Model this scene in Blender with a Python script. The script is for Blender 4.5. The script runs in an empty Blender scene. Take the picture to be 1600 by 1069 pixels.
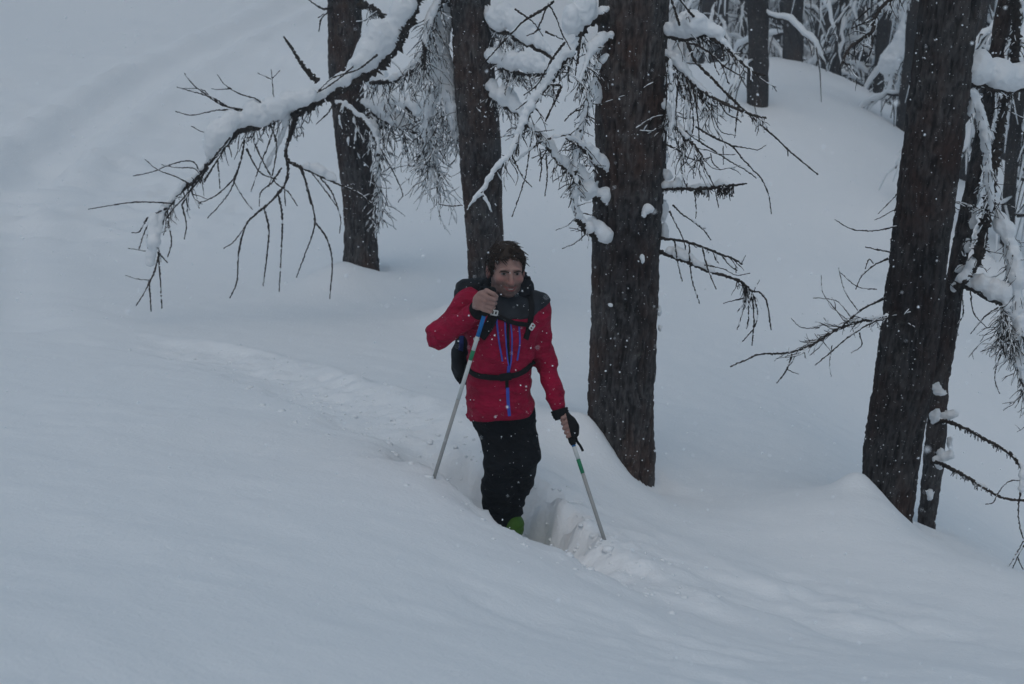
import bpy, math, random
import numpy as np
from mathutils import Vector, Matrix

random.seed(7)
RNG = np.random.default_rng(7)
S = bpy.context.scene
COL = S.collection

# ------------------------------------------------------------------ camera
FPX, PITCH = 2222.0, math.radians(15.0)
EYE = np.array([0.0, 0.0, 1.65])
cam_d = bpy.data.cameras.new('camera')
cam_d.sensor_width = 36.0
cam_d.lens = FPX / 1600.0 * 36.0
cam_d.clip_end = 600.0
cam_d.dof.use_dof = True
cam_d.dof.focus_distance = 6.8
cam_d.dof.aperture_fstop = 5.0
cam = bpy.data.objects.new('camera', cam_d)
cam.location = EYE
cam.rotation_euler = (math.pi / 2 - PITCH, 0, 0)
COL.objects.link(cam)
S.camera = cam

# ------------------------------------------------------------------ overcast daylight
SUN_EL, SUN_ROT = math.radians(66), math.radians(-172)
world = bpy.data.worlds.new('World')
S.world = world
world.use_nodes = True
wn, wl = world.node_tree.nodes, world.node_tree.links
wn.clear()
w_out = wn.new('ShaderNodeOutputWorld')
w_bg = wn.new('ShaderNodeBackground')
w_bg2 = wn.new('ShaderNodeBackground')
w_add = wn.new('ShaderNodeAddShader')
w_sky = wn.new('ShaderNodeTexSky')
w_sky.sky_type = 'NISHITA'
w_sky.sun_disc = False
w_sky.sun_elevation = SUN_EL
w_sky.sun_rotation = SUN_ROT
w_sky.air_density = 1.0
w_sky.dust_density = 6.0
w_sky.ozone_density = 1.0
w_bg.inputs['Strength'].default_value = 0.055
# the closed cloud layer: a pale grey veil all over the sky
w_bg2.inputs['Color'].default_value = (0.395, 0.76, 1.07, 1)
w_bg2.inputs['Strength'].default_value = 0.33
wl.new(w_sky.outputs[0], w_bg.inputs['Color'])
wl.new(w_bg.outputs[0], w_add.inputs[0])
wl.new(w_bg2.outputs[0], w_add.inputs[1])
wl.new(w_add.outputs[0], w_out.inputs['Surface'])

sun_d = bpy.data.lights.new('sun', 'SUN')
sun_d.energy = 0.5
sun_d.angle = math.radians(95)
sun_d.color = (1.0, 0.98, 0.95)
sun = bpy.data.objects.new('sun', sun_d)
# Nishita azimuth is measured clockwise from +Y
sun_dir = Vector((math.sin(SUN_ROT) * math.cos(SUN_EL), math.cos(SUN_ROT) * math.cos(SUN_EL), math.sin(SUN_EL)))
sun.rotation_euler = sun_dir.to_track_quat('Z', 'Y').to_euler()
sun.location = (0, 0, 30)
COL.objects.link(sun)

S.view_settings.view_transform = 'Standard'
S.view_settings.look = 'None'
S.view_settings.exposure = -0.51
S.view_settings.gamma = 1.0
S.view_settings.use_curve_mapping = False

# ------------------------------------------------------------------ small maths
CP, SP = math.cos(PITCH), math.sin(PITCH)


def ray(px, py):
    u = (px - 800.0) / FPX
    v = (534.5 - py) / FPX
    return np.array([u, CP + v * SP, -SP + v * CP])


def P(px, py, d):
    """point at distance d along the optical axis"""
    return EYE + ray(px, py) * d


def PY(px, py, Y):
    """point of a pixel's sight line on the upright plane y = Y"""
    r = ray(px, py)
    return EYE + r * (Y / r[1])


def m_per_px(px, py, Y):
    return Y / ray(px, py)[1] / FPX


def hash3(ix, iy, iz, seed):
    h = (ix.astype(np.int64) * 374761393 + iy.astype(np.int64) * 668265263 + iz.astype(np.int64) * 2147483647 + seed * 974711) & 0xFFFFFFFF
    h = ((h ^ (h >> 13)) * 1274126177) & 0xFFFFFFFF
    h = ((h ^ (h >> 16)) * 2246822519) & 0xFFFFFFFF
    h = h ^ (h >> 15)
    return (h & 0xFFFFFF) / float(0x7FFFFF) - 1.0


def noise3(x, y, z, seed=0):
    """value noise, -1..1"""
    x, y, z = np.broadcast_arrays(np.asarray(x, float), np.asarray(y, float), np.asarray(z, float))
    ix, iy, iz = np.floor(x), np.floor(y), np.floor(z)
    fx, fy, fz = x - ix, y - iy, z - iz
    fx = fx * fx * fx * (fx * (fx * 6 - 15) + 10)
    fy = fy * fy * fy * (fy * (fy * 6 - 15) + 10)
    fz = fz * fz * fz * (fz * (fz * 6 - 15) + 10)
    r = 0.0
    for dx in (0, 1):
        wx = fx if dx else 1 - fx
        for dy in (0, 1):
            wy = fy if dy else 1 - fy
            for dz in (0, 1):
                wz = fz if dz else 1 - fz
                r = r + wx * wy * wz * hash3(ix + dx, iy + dy, iz + dz, seed)
    return r


def fbm3(x, y, z, octaves=4, seed=0, gain=0.5):
    r, a, f = 0.0, 1.0, 1.0
    for o in range(octaves):
        r = r + a * noise3(x * f, y * f, z * f, seed + o * 17)
        a *= gain
        f *= 2.03
    return r


def sstep(a, b, x):
    t = np.clip((x - a) / (b - a), 0, 1)
    return t * t * (3 - 2 * t)


# ------------------------------------------------------------------ object helpers
def tag(o, label=None, cat=None, group=None, kind=None):
    if label: o['label'] = label
    if cat: o['category'] = cat
    if group: o['group'] = group
    if kind: o['kind'] = kind
    return o


def empty(name, loc):
    o = bpy.data.objects.new(name, None)
    o.location = [float(c) for c in loc]
    o.empty_display_size = 0.2
    COL.objects.link(o)
    return o


def link_mesh(name, verts, faces, mat, parent=None, smooth=True):
    """verts in WORLD space; faces: list of index arrays (quads and / or tris)"""
    verts = np.asarray(verts, np.float32).reshape(-1, 3)
    me = bpy.data.meshes.new(name)
    base = np.zeros(3, np.float32)
    if parent is not None:
        p, q = parent, np.zeros(3)
        while p is not None:
            q = q + np.array(p.location)
            p = p.parent
        base = q.astype(np.float32)
    sizes, idx = [], []
    for f in faces:
        f = np.asarray(f, np.int32)
        if f.size == 0: continue
        sizes.append(np.full(len(f), f.shape[1], np.int32))
        idx.append(f.ravel())
    sizes = np.concatenate(sizes) if sizes else np.zeros(0, np.int32)
    idx = np.concatenate(idx) if idx else np.zeros(0, np.int32)
    me.vertices.add(len(verts))
    me.vertices.foreach_set('co', (verts - base).ravel())
    me.loops.add(len(idx))
    me.loops.foreach_set('vertex_index', idx)
    me.polygons.add(len(sizes))
    st = np.zeros(len(sizes), np.int32)
    if len(sizes) > 1: st[1:] = np.cumsum(sizes)[:-1]
    me.polygons.foreach_set('loop_start', st)
    me.polygons.foreach_set('loop_total', sizes)
    me.polygons.foreach_set('use_smooth', np.full(len(sizes), smooth))
    me.update(calc_edges=True)
    me.validate()
    if mat is not None: me.materials.append(mat)
    o = bpy.data.objects.new(name, me)
    COL.objects.link(o)
    if parent is not None: o.parent = parent
    return o


class Buf:
    """collects tubes into one mesh"""
    def __init__(self):
        self.v, self.q, self.t, self.n = [], [], [], 0

    def add(self, v, q=None, t=None):
        self.v.append(np.asarray(v, np.float32).reshape(-1, 3))
        if q is not None and len(q): self.q.append(np.asarray(q, np.int32) + self.n)
        if t is not None and len(t): self.t.append(np.asarray(t, np.int32) + self.n)
        self.n += len(self.v[-1])

    def tube(self, pts, rad, sides=5, cap=True):
        pts = np.asarray(pts, float)
        rad = np.asarray(rad, float)
        n = len(pts)
        tan = np.gradient(pts, axis=0)
        tan /= np.linalg.norm(tan, axis=1, keepdims=True) + 1e-12
        ref = np.array([0.0, 0.0, 1.0]) if abs(tan[0, 2]) < 0.9 else np.array([1.0, 0.0, 0.0])
        nrm = np.zeros_like(pts)
        u = np.cross(tan[0], ref)
        u /= np.linalg.norm(u)
        for i in range(n):
            u = u - tan[i] * np.dot(u, tan[i])
            l = np.linalg.norm(u)
            u = u / l if l > 1e-9 else np.cross(tan[i], [0.3, 0.9, 0.2])
            nrm[i] = u
        bi = np.cross(tan, nrm)
        a = np.arange(sides) * 2 * math.pi / sides
        rr = rad if rad.ndim == 2 else rad[:, None] * np.ones((1, sides))
        v = pts[:, None, :] + rr[:, :, None] * (np.cos(a)[None, :, None] * nrm[:, None, :] + np.sin(a)[None, :, None] * bi[:, None, :])
        i = np.arange(n - 1)[:, None] * sides
        j = np.arange(sides)[None, :]
        j2 = (j + 1) % sides
        q = np.stack([i + j, i + j2, i + sides + j2, i + sides + j], -1).reshape(-1, 4)
        vv = v.reshape(-1, 3)
        t = None
        if cap:
            vv = np.vstack([vv, pts[:1], pts[-1:]])
            c0, c1 = n * sides, n * sides + 1
            jj = np.arange(sides)
            jn = (jj + 1) % sides
            t = np.vstack([np.stack([np.full(sides, c0), jn, jj], -1),
                           np.stack([np.full(sides, c1), (n - 1) * sides + jj, (n - 1) * sides + jn], -1)])
        self.add(vv, q, t)

    def link(self, name, mat, parent=None, smooth=True):
        if not self.v: return None
        fs = []
        if self.q: fs.append(np.vstack(self.q))
        if self.t: fs.append(np.vstack(self.t))
        return link_mesh(name, np.vstack(self.v), fs, mat, parent, smooth)


def spline(pts, step):
    """Catmull-Rom through the points, evenly resampled"""
    p = np.asarray(pts, float)
    if len(p) == 2:
        n = max(2, int(np.linalg.norm(p[1] - p[0]) / step) + 1)
        return p[0] + (p[1] - p[0]) * np.linspace(0, 1, n)[:, None]
    q = np.vstack([2 * p[0] - p[1], p, 2 * p[-1] - p[-2]])
    out = []
    for i in range(1, len(q) - 2):
        t = np.linspace(0, 1, 12, endpoint=False)[:, None]
        a, b, c, d = q[i - 1], q[i], q[i + 1], q[i + 2]
        out.append(0.5 * (2 * b + (c - a) * t + (2 * a - 5 * b + 4 * c - d) * t ** 2 + (3 * b - a - 3 * c + d) * t ** 3))
    out = np.vstack(out + [p[-1:]])
    s = np.concatenate([[0], np.cumsum(np.linalg.norm(np.diff(out, axis=0), axis=1))])
    n = max(3, int(s[-1] / step) + 1)
    si = np.linspace(0, s[-1], n)
    return np.stack([np.interp(si, s, out[:, k]) for k in range(out.shape[1])], -1)


# ------------------------------------------------------------------ signed distance fields -> meshes
class Field:
    def __init__(self, lo, hi, h):
        self.lo, self.h = np.asarray(lo, float), h
        self.n = np.maximum(4, np.ceil((np.asarray(hi, float) - self.lo) / h).astype(int) + 1)
        self.f = np.full(self.n, 9.0, np.float32)

    def grid(self):
        ax = [self.lo[k] + self.h * np.arange(self.n[k]) for k in range(3)]
        return ax[0][:, None, None], ax[1][None, :, None], ax[2][None, None, :]

    def ball(self, c, r, k=0.02):
        """ellipsoid c with radii r, smooth-unioned"""
        r = np.broadcast_to(np.asarray(r, float), (3,))
        m = r + k + self.h * 2
        a = np.clip(np.floor((c - m - self.lo) / self.h).astype(int), 0, self.n)
        b = np.clip(np.ceil((c + m - self.lo) / self.h).astype(int) + 1, 0, self.n)
        if np.any(b - a < 1): return
        x = (self.lo[0] + self.h * np.arange(a[0], b[0]) - c[0])[:, None, None] / r[0]
        y = (self.lo[1] + self.h * np.arange(a[1], b[1]) - c[1])[None, :, None] / r[1]
        z = (self.lo[2] + self.h * np.arange(a[2], b[2]) - c[2])[None, None, :] / r[2]
        q = np.sqrt(x * x + y * y + z * z)
        d = (q - 1) * r.min()
        s = self.f[a[0]:b[0], a[1]:b[1], a[2]:b[2]]
        s[...] = smin(s, d, k)

    def mesh(self):
        return surface_nets(self.f, self.lo, self.h)


def smin(a, b, k):
    h = np.maximum(k - np.abs(a - b), 0) / k
    return np.minimum(a, b) - h * h * k * 0.25


def smax(a, b, k):
    return -smin(-a, -b, k)


def surface_nets(f, lo, h):
    s = f < 0
    c = np.zeros(np.array(f.shape) - 1, np.int8)
    for dx in (0, 1):
        for dy in (0, 1):
            for dz in (0, 1):
                c += s[dx:s.shape[0] - 1 + dx, dy:s.shape[1] - 1 + dy, dz:s.shape[2] - 1 + dz]
    act = (c > 0) & (c < 8)
    I = np.argwhere(act)
    if len(I) == 0: return np.zeros((0, 3)), np.zeros((0, 4), int)
    corners = np.array([[(i >> 2) & 1, (i >> 1) & 1, i & 1] for i in range(8)])
    val = np.stack([f[I[:, 0] + o[0], I[:, 1] + o[1], I[:, 2] + o[2]] for o in corners], 1).astype(float)
    acc = np.zeros((len(I), 3))
    cnt = np.zeros(len(I))
    for a in range(8):
        for b in range(a + 1, 8):
            if np.abs(corners[a] - corners[b]).sum() != 1: continue
            m = (val[:, a] < 0) != (val[:, b] < 0)
            t = val[:, a] / (val[:, a] - val[:, b] + 1e-12)
            p = corners[a] + t[:, None] * (corners[b] - corners[a])
            acc[m] += p[m]
            cnt[m] += 1
    V = (I + acc / cnt[:, None]) * h + lo
    idx = np.full(act.shape, -1, np.int64)
    idx[act] = np.arange(len(I))
    Q = []
    for ax in range(3):
        u, w = (ax + 1) % 3, (ax + 2) % 3
        sl0 = [slice(None)] * 3
        sl1 = [slice(None)] * 3
        sl0[ax] = slice(0, -1)
        sl1[ax] = slice(1, None)
        a, b = s[tuple(sl0)], s[tuple(sl1)]
        E = np.argwhere(a != b)
        E = E[(E[:, u] > 0) & (E[:, w] > 0) & (E[:, u] < f.shape[u] - 1) & (E[:, w] < f.shape[w] - 1)]
        fl = a[E[:, 0], E[:, 1], E[:, 2]]
        def cell(du, dw):
            k = E.copy()
            k[:, u] += du
            k[:, w] += dw
            return idx[k[:, 0], k[:, 1], k[:, 2]]
        q = np.stack([cell(-1, -1), cell(0, -1), cell(0, 0), cell(-1, 0)], 1)
        q[~fl] = q[~fl][:, ::-1]
        Q.append(q)
    return V, np.vstack(Q)


# ------------------------------------------------------------------ materials
def nt_mat(name, base, rough=0.8, spec=0.2):
    m = bpy.data.materials.new(name)
    m.use_nodes = True
    b = m.node_tree.nodes['Principled BSDF']
    b.inputs['Base Color'].default_value = (*base, 1)
    b.inputs['Roughness'].default_value = rough
    b.inputs['Specular IOR Level'].default_value = spec
    return m, m.node_tree.nodes, m.node_tree.links, b


def coords(n, l, scale=(1, 1, 1), kind='Object'):
    tc = n.new('ShaderNodeTexCoord')
    mp = n.new('ShaderNodeMapping')
    mp.inputs['Scale'].default_value = scale
    l.new(tc.outputs[kind], mp.inputs['Vector'])
    return mp.outputs['Vector']


def tex_noise(n, l, vec, scale, detail=4, rough=0.55):
    t = n.new('ShaderNodeTexNoise')
    t.inputs['Scale'].default_value = scale
    t.inputs['Detail'].default_value = detail
    t.inputs['Roughness'].default_value = rough
    l.new(vec, t.inputs['Vector'])
    return t.outputs['Fac']


def ramp(n, l, fac, stops):
    r = n.new('ShaderNodeValToRGB')
    e = r.color_ramp.elements
    while len(e) < len(stops): e.new(0.5)
    for k, (p, c) in enumerate(stops):
        e[k].position = p
        e[k].color = (*c, 1) if len(c) == 3 else c
    l.new(fac, r.inputs['Fac'])
    return r.outputs['Color']


def bump(n, l, b, height, strength, dist):
    k = n.new('ShaderNodeBump')
    k.inputs['Strength'].default_value = strength
    k.inputs['Distance'].default_value = dist
    l.new(height, k.inputs['Height'])
    l.new(k.outputs['Normal'], b.inputs['Normal'])
    return k


def add_math(n, l, a, b, op='ADD'):
    k = n.new('ShaderNodeMath')
    k.operation = op
    for i, x in enumerate((a, b)):
        if isinstance(x, (int, float)): k.inputs[i].default_value = x
        else: l.new(x, k.inputs[i])
    return k.outputs[0]


def make_snow_ground():
    m, n, l, b = nt_mat('snow_ground', (0.84, 0.855, 0.87), 0.75, 0.15)
    v = coords(n, l, (1, 1, 1))
    vs = coords(n, l, (0.9, 1.7, 1))
    grain = tex_noise(n, l, v, 260, 2)
    fine = tex_noise(n, l, v, 38, 5, 0.6)
    wind = tex_noise(n, l, vs, 5.0, 4, 0.5)
    h = add_math(n, l, add_math(n, l, grain, 0.22, 'MULTIPLY'), add_math(n, l, fine, 0.8, 'MULTIPLY'))
    h = add_math(n, l, h, add_math(n, l, wind, 0.45, 'MULTIPLY'))
    bump(n, l, b, h, 0.38, 0.02)
    return m


def make_snow_load():
    m, n, l, b = nt_mat('snow_load', (0.84, 0.855, 0.87), 0.75, 0.15)
    v = coords(n, l)
    h = add_math(n, l, tex_noise(n, l, v, 60, 4), tex_noise(n, l, v, 240, 2))
    bump(n, l, b, h, 0.35, 0.01)
    return m


def make_bark(name, dark, mid, red, pale, relief=True):
    """weathered plates grey, furrows nearly black, rusty patches where plates flaked off, specks of driven snow"""
    m, n, l, b = nt_mat(name, mid, 0.95, 0.1)
    v = coords(n, l, (1, 1, 0.42))
    v1 = coords(n, l, (1, 1, 0.6))
    v2 = coords(n, l)
    a = tex_noise(n, l, v, 62, 6, 0.72)
    if relief:
        at = n.new('ShaderNodeAttribute')
        at.attribute_name = 'relief'
        f = add_math(n, l, add_math(n, l, at.outputs['Fac'], 0.50, 'MULTIPLY'), add_math(n, l, a, 0.62, 'MULTIPLY'))
    else:
        f = a
    c = ramp(n, l, f, [(0.22, dark), (0.52, mid), (0.85, pale)])
    patch = tex_noise(n, l, v1, 4.5, 5, 0.6)
    pf = ramp(n, l, patch, [(0.44, (0, 0, 0)), (0.66, (0.85, 0.85, 0.85))])
    rc = ramp(n, l, f, [(0.25, dark), (0.75, red)])
    mx = n.new('ShaderNodeMix')
    mx.data_type = 'RGBA'
    l.new(pf, mx.inputs[0])
    l.new(c, mx.inputs[6])
    l.new(rc, mx.inputs[7])
    big = tex_noise(n, l, v1, 1.7, 3, 0.6)
    bc = ramp(n, l, big, [(0.30, (0.55, 0.55, 0.58)), (0.50, (1, 1, 1)), (0.72, (1.5, 1.42, 1.36))])
    lich = tex_noise(n, l, v2, 15, 5, 0.7)
    lf = ramp(n, l, lich, [(0.60, (0, 0, 0)), (0.72, (0.55, 0.55, 0.55))])
    mb = n.new('ShaderNodeMix')
    mb.data_type = 'RGBA'
    mb.blend_type = 'MULTIPLY'
    mb.inputs[0].default_value = 1.0
    l.new(mx.outputs[2], mb.inputs[6])
    l.new(bc, mb.inputs[7])
    ml = n.new('ShaderNodeMix')
    ml.data_type = 'RGBA'
    l.new(lf, ml.inputs[0])
    l.new(mb.outputs[2], ml.inputs[6])
    ml.inputs[7].default_value = (pale[0] * 1.05, pale[1] * 1.12, pale[2] * 0.98, 1)
    mx = ml
    sp = tex_noise(n, l, v2, 105, 2, 0.5)
    sf = ramp(n, l, sp, [(0.715, (0, 0, 0)), (0.745, (1, 1, 1))])
    mx2 = n.new('ShaderNodeMix')
    mx2.data_type = 'RGBA'
    l.new(sf, mx2.inputs[0])
    l.new(mx.outputs[2], mx2.inputs[6])
    mx2.inputs[7].default_value = (0.55, 0.56, 0.58, 1)
    l.new((mx2 if relief else mx).outputs[2], b.inputs['Base Color'])
    bump(n, l, b, a, 0.8, 0.012)
    return m


def make_fabric(name, col, var=0.25, rough=0.75, fine=500, crease=0.0):
    m, n, l, b = nt_mat(name, col, rough, 0.12)
    v = coords(n, l)
    a = tex_noise(n, l, v, 14, 4, 0.6)
    lo = tuple(c * (1 - var) for c in col)
    hi = tuple(min(1, c * (1 + var)) for c in col)
    l.new(ramp(n, l, a, [(0.3, lo), (0.7, hi)]), b.inputs['Base Color'])
    h = add_math(n, l, tex_noise(n, l, v, fine, 2), add_math(n, l, a, 2.0, 'MULTIPLY'))
    if crease:
        # sharp creases of a stiff shell fabric
        for sc, k in ((9, 1.0), (19, 0.5)):
            q = tex_noise(n, l, coords(n, l, (1, 1, 1.7)), sc, 2, 0.5)
            q = add_math(n, l, add_math(n, l, q, -0.5), 0, 'ADD')
            ab = n.new('ShaderNodeMath')
            ab.operation = 'ABSOLUTE'
            l.new(q, ab.inputs[0])
            e = add_math(n, l, add_math(n, l, ab.outputs[0], -9.0, 'MULTIPLY'), 1.0)
            mx = n.new('ShaderNodeMath')
            mx.operation = 'MAXIMUM'
            l.new(e, mx.inputs[0])
            mx.inputs[1].default_value = 0.0
            h = add_math(n, l, h, add_math(n, l, mx.outputs[0], crease * k * 4, 'MULTIPLY'))
    bump(n, l, b, h, 0.3 if not crease else 0.5, 0.004)
    return m


M_SNOW = make_snow_ground()
M_LOAD = make_snow_load()
M_BARK = make_bark('larch_bark', (0.010, 0.009, 0.009), (0.034, 0.031, 0.031), (0.074, 0.042, 0.032), (0.125, 0.118, 0.116))
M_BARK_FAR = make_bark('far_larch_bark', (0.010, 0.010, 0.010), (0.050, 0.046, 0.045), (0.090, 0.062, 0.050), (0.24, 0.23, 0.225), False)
M_TWIG = make_bark('larch_twig', (0.022, 0.019, 0.017), (0.048, 0.041, 0.037), (0.065, 0.048, 0.040), (0.11, 0.10, 0.09), False)
M_BARK_DARK = make_bark('dark_larch_bark', (0.008, 0.007, 0.007), (0.021, 0.019, 0.019), (0.050, 0.029, 0.024), (0.082, 0.077, 0.075))

# ------------------------------------------------------------------ snow-covered ground
CTRL = [  # picture x, y, distance along the view axis
    (0, 1069, 2.9), (400, 1069, 3.25), (800, 1069, 3.65), (1200, 1069, 4.3), (1600, 1069, 4.9),
    (0, 850, 4.4), (300, 850, 4.7), (600, 900, 4.8), (850, 980, 4.75),
    (0, 650, 7.0), (250, 650, 7.2), (450, 720, 6.6), (600, 800, 5.85), (720, 835, 5.75), (900, 910, 5.55),
    (0, 515, 10.0), (150, 520, 10.2), (300, 540, 10.2), (450, 600, 8.9), (560, 660, 7.7), (680, 745, 6.55), (755, 806, 6.2),
    (830, 838, 6.3), (960, 905, 6.0), (1080, 965, 5.7), (1250, 1000, 5.6),
    (942, 846, 6.55), (900, 790, 7.0), (850, 700, 7.7), (600, 600, 9.2), (750, 620, 9.0), (480, 520, 11.2),
    (922, 676, 8.0), (880, 640, 8.7), (970, 722, 8.08), (1018, 764, 8.10), (1100, 790, 7.9), (1000, 820, 7.2), (1100, 870, 6.75),
    (1100, 640, 10.0), (1200, 650, 9.9), (1180, 740, 8.7), (1290, 765, 8.3), (1335, 770, 8.0), (1392, 792, 7.75), (1450, 850, 7.75), (1480, 858, 7.7),
    (1250, 860, 7.1), (1400, 940, 6.4), (1530, 880, 7.05), (1600, 900, 6.9), (1600, 980, 6.1),
    (1530, 800, 10.8), (1600, 850, 10.6), (1500, 700, 11.8), (1600, 700, 12.3), (1500, 500, 14.8), (1600, 500, 15.4), (1560, 300, 21.5),
    (575, 418, 14.0), (420, 440, 14.0), (765, 490, 12.0), (640, 480, 12.4), (250, 420, 14.5), (0, 400, 13.5), (100, 450, 12.5),
    (880, 450, 13.0), (880, 350, 16.5), (1100, 400, 14.6), (1270, 450, 13.6), (1370, 450, 14.0), (1200, 300, 17.0),
    (0, 300, 17.0), (200, 300, 18.5), (400, 300, 18.5), (650, 320, 18.0), (0, 150, 24.0), (250, 150, 25.5), (500, 150, 26.5), (800, 200, 23.5),
    (0, 5, 34.0), (300, 5, 36.0), (650, 5, 38.0), (900, 60, 31.0), (1100, 100, 25.0),
    (1178, 152, 20.5), (1235, 92, 25.0), (1300, 132, 23.0), (1360, 180, 21.0), (1420, 235, 19.5), (1300, 260, 18.0), (1400, 330, 16.5),
]
ctrl = [P(*c) for c in CTRL]
ctrl += [np.array(c) for c in [
    (0, 0, 0.0), (-2.5, 0, 0.55), (2.5, 0, -0.7), (-3, -4, 0.9), (3, -4, -0.5), (0, -9, 0.3), (-9, 0, 2.0), (8, 0, -2.2), (9, -8, -2.0), (-9, -8, 2.2),
    (-9, 8, 0.6), (-14, 16, 0.6), (-20, 34, 2.8), (-30, 10, 4.5), (-40, 40, 7.5), (-10, 50, 4.4), (-35, -30, 6.0), (0, -40, 1.0), (0, 75, 7.5), (-50, 80, 11.0),
    (11, 6.5, -3.2), (12, 12, -2.9), (13, 28, -2.6), (7.6, 30, -3.0), (10.5, 40, -2.4), (20, 45, -1.5), (20, 20, -4.4), (30, 0, -6.0), (35, -35, -5.0), (45, 40, -3.0),
    (30, 85, 3.0), (60, 85, 2.0), (5.5, 45, 1.6)]]
ctrl = np.array(ctrl)


def tps_fit(xy, z, lam):
    n = len(xy)
    d = np.linalg.norm(xy[:, None] - xy[None], axis=2)
    K = np.where(d > 0, d * d * np.log(d + 1e-12), 0) + lam * np.eye(n)
    Pm = np.hstack([np.ones((n, 1)), xy])
    A = np.zeros((n + 3, n + 3))
    A[:n, :n] = K
    A[:n, n:] = Pm
    A[n:, :n] = Pm.T
    return np.linalg.solve(A, np.concatenate([z, np.zeros(3)]))


TW = tps_fit(ctrl[:, :2], ctrl[:, 2], 0.006)


def ground0(x, y):
    x, y = np.asarray(x, float), np.asarray(y, float)
    r = TW[-3] + TW[-2] * x + TW[-1] * y
    for k in range(len(ctrl)):
        d2 = (x - ctrl[k, 0]) ** 2 + (y - ctrl[k, 1]) ** 2
        r = r + TW[k] * 0.5 * d2 * np.log(d2 + 1e-12)
    return r


def G(px, py, d0=2.0, d1=70.0):
    """where a pixel's sight line meets the snow"""
    r = ray(px, py)
    d = np.arange(d0, d1, 0.02)
    p = EYE + r * d[:, None]
    b = p[:, 2] < ground0(p[:, 0], p[:, 1])
    k = int(np.argmax(b)) if b.any() else len(d) - 1
    return p[k]


def path_dist(x, y, pts):
    """distance to a polyline, position along it 0..1 and side"""
    best = np.full(np.shape(x), 1e9)
    par = np.zeros(np.shape(x))
    side = np.zeros(np.shape(x))
    n = len(pts) - 1
    for i in range(n):
        a, b = pts[i][:2], pts[i + 1][:2]
        ab = b - a
        t = np.clip(((x - a[0]) * ab[0] + (y - a[1]) * ab[1]) / (ab @ ab), 0, 1)
        dx, dy = x - a[0] - t * ab[0], y - a[1] - t * ab[1]
        d = np.hypot(dx, dy)
        m = d < best
        best = np.where(m, d, best)
        par = np.where(m, (i + t) / n, par)
        side = np.where(m, np.sign(ab[0] * dy - ab[1] * dx), side)
    return best, par, side


SCUFF = [(*G(*c)[:2], r, a) for c, r, a in [((1030, 930), 0.35, 0.05), ((880, 985), 0.35, 0.04), ((1120, 1010), 0.4, 0.045), ((1330, 960), 0.5, 0.035), ((1250, 930), 0.45, 0.03), ((1100, 1060), 0.3, 0.04)]]
TRENCH = np.array([PY(*p) for p in [(150, 515, 9.6), (330, 545, 9.35), (480, 610, 8.3), (610, 690, 7.25), (710, 768, 6.62), (800, 838, 6.44), (868, 882, 6.14), (945, 930, 5.74), (1060, 990, 5.35)]])
TRENCH = spline(TRENCH, 0.15)
_p = PY(800, 838, 6.44)
SP_ = float(np.argmin(np.hypot(TRENCH[:, 0] - _p[0], TRENCH[:, 1] - _p[1]))) / (len(TRENCH) - 1)
TRAIL = spline(np.array([G(*p) for p in [(560, -40), (480, 2), (360, 62), (250, 118), (150, 185), (70, 250), (20, 290)]]), 0.8)
TRAIL2 = spline(np.array([G(*p) for p in [(70, 250), (20, 290), (9, 340), (8, 430), (8, 505)]]), 0.5)
TRACK_R = spline(np.array([G(*p) for p in [(860, 760), (1000, 850), (1150, 930), (1330, 985), (1600, 1050)]]), 0.3)


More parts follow.
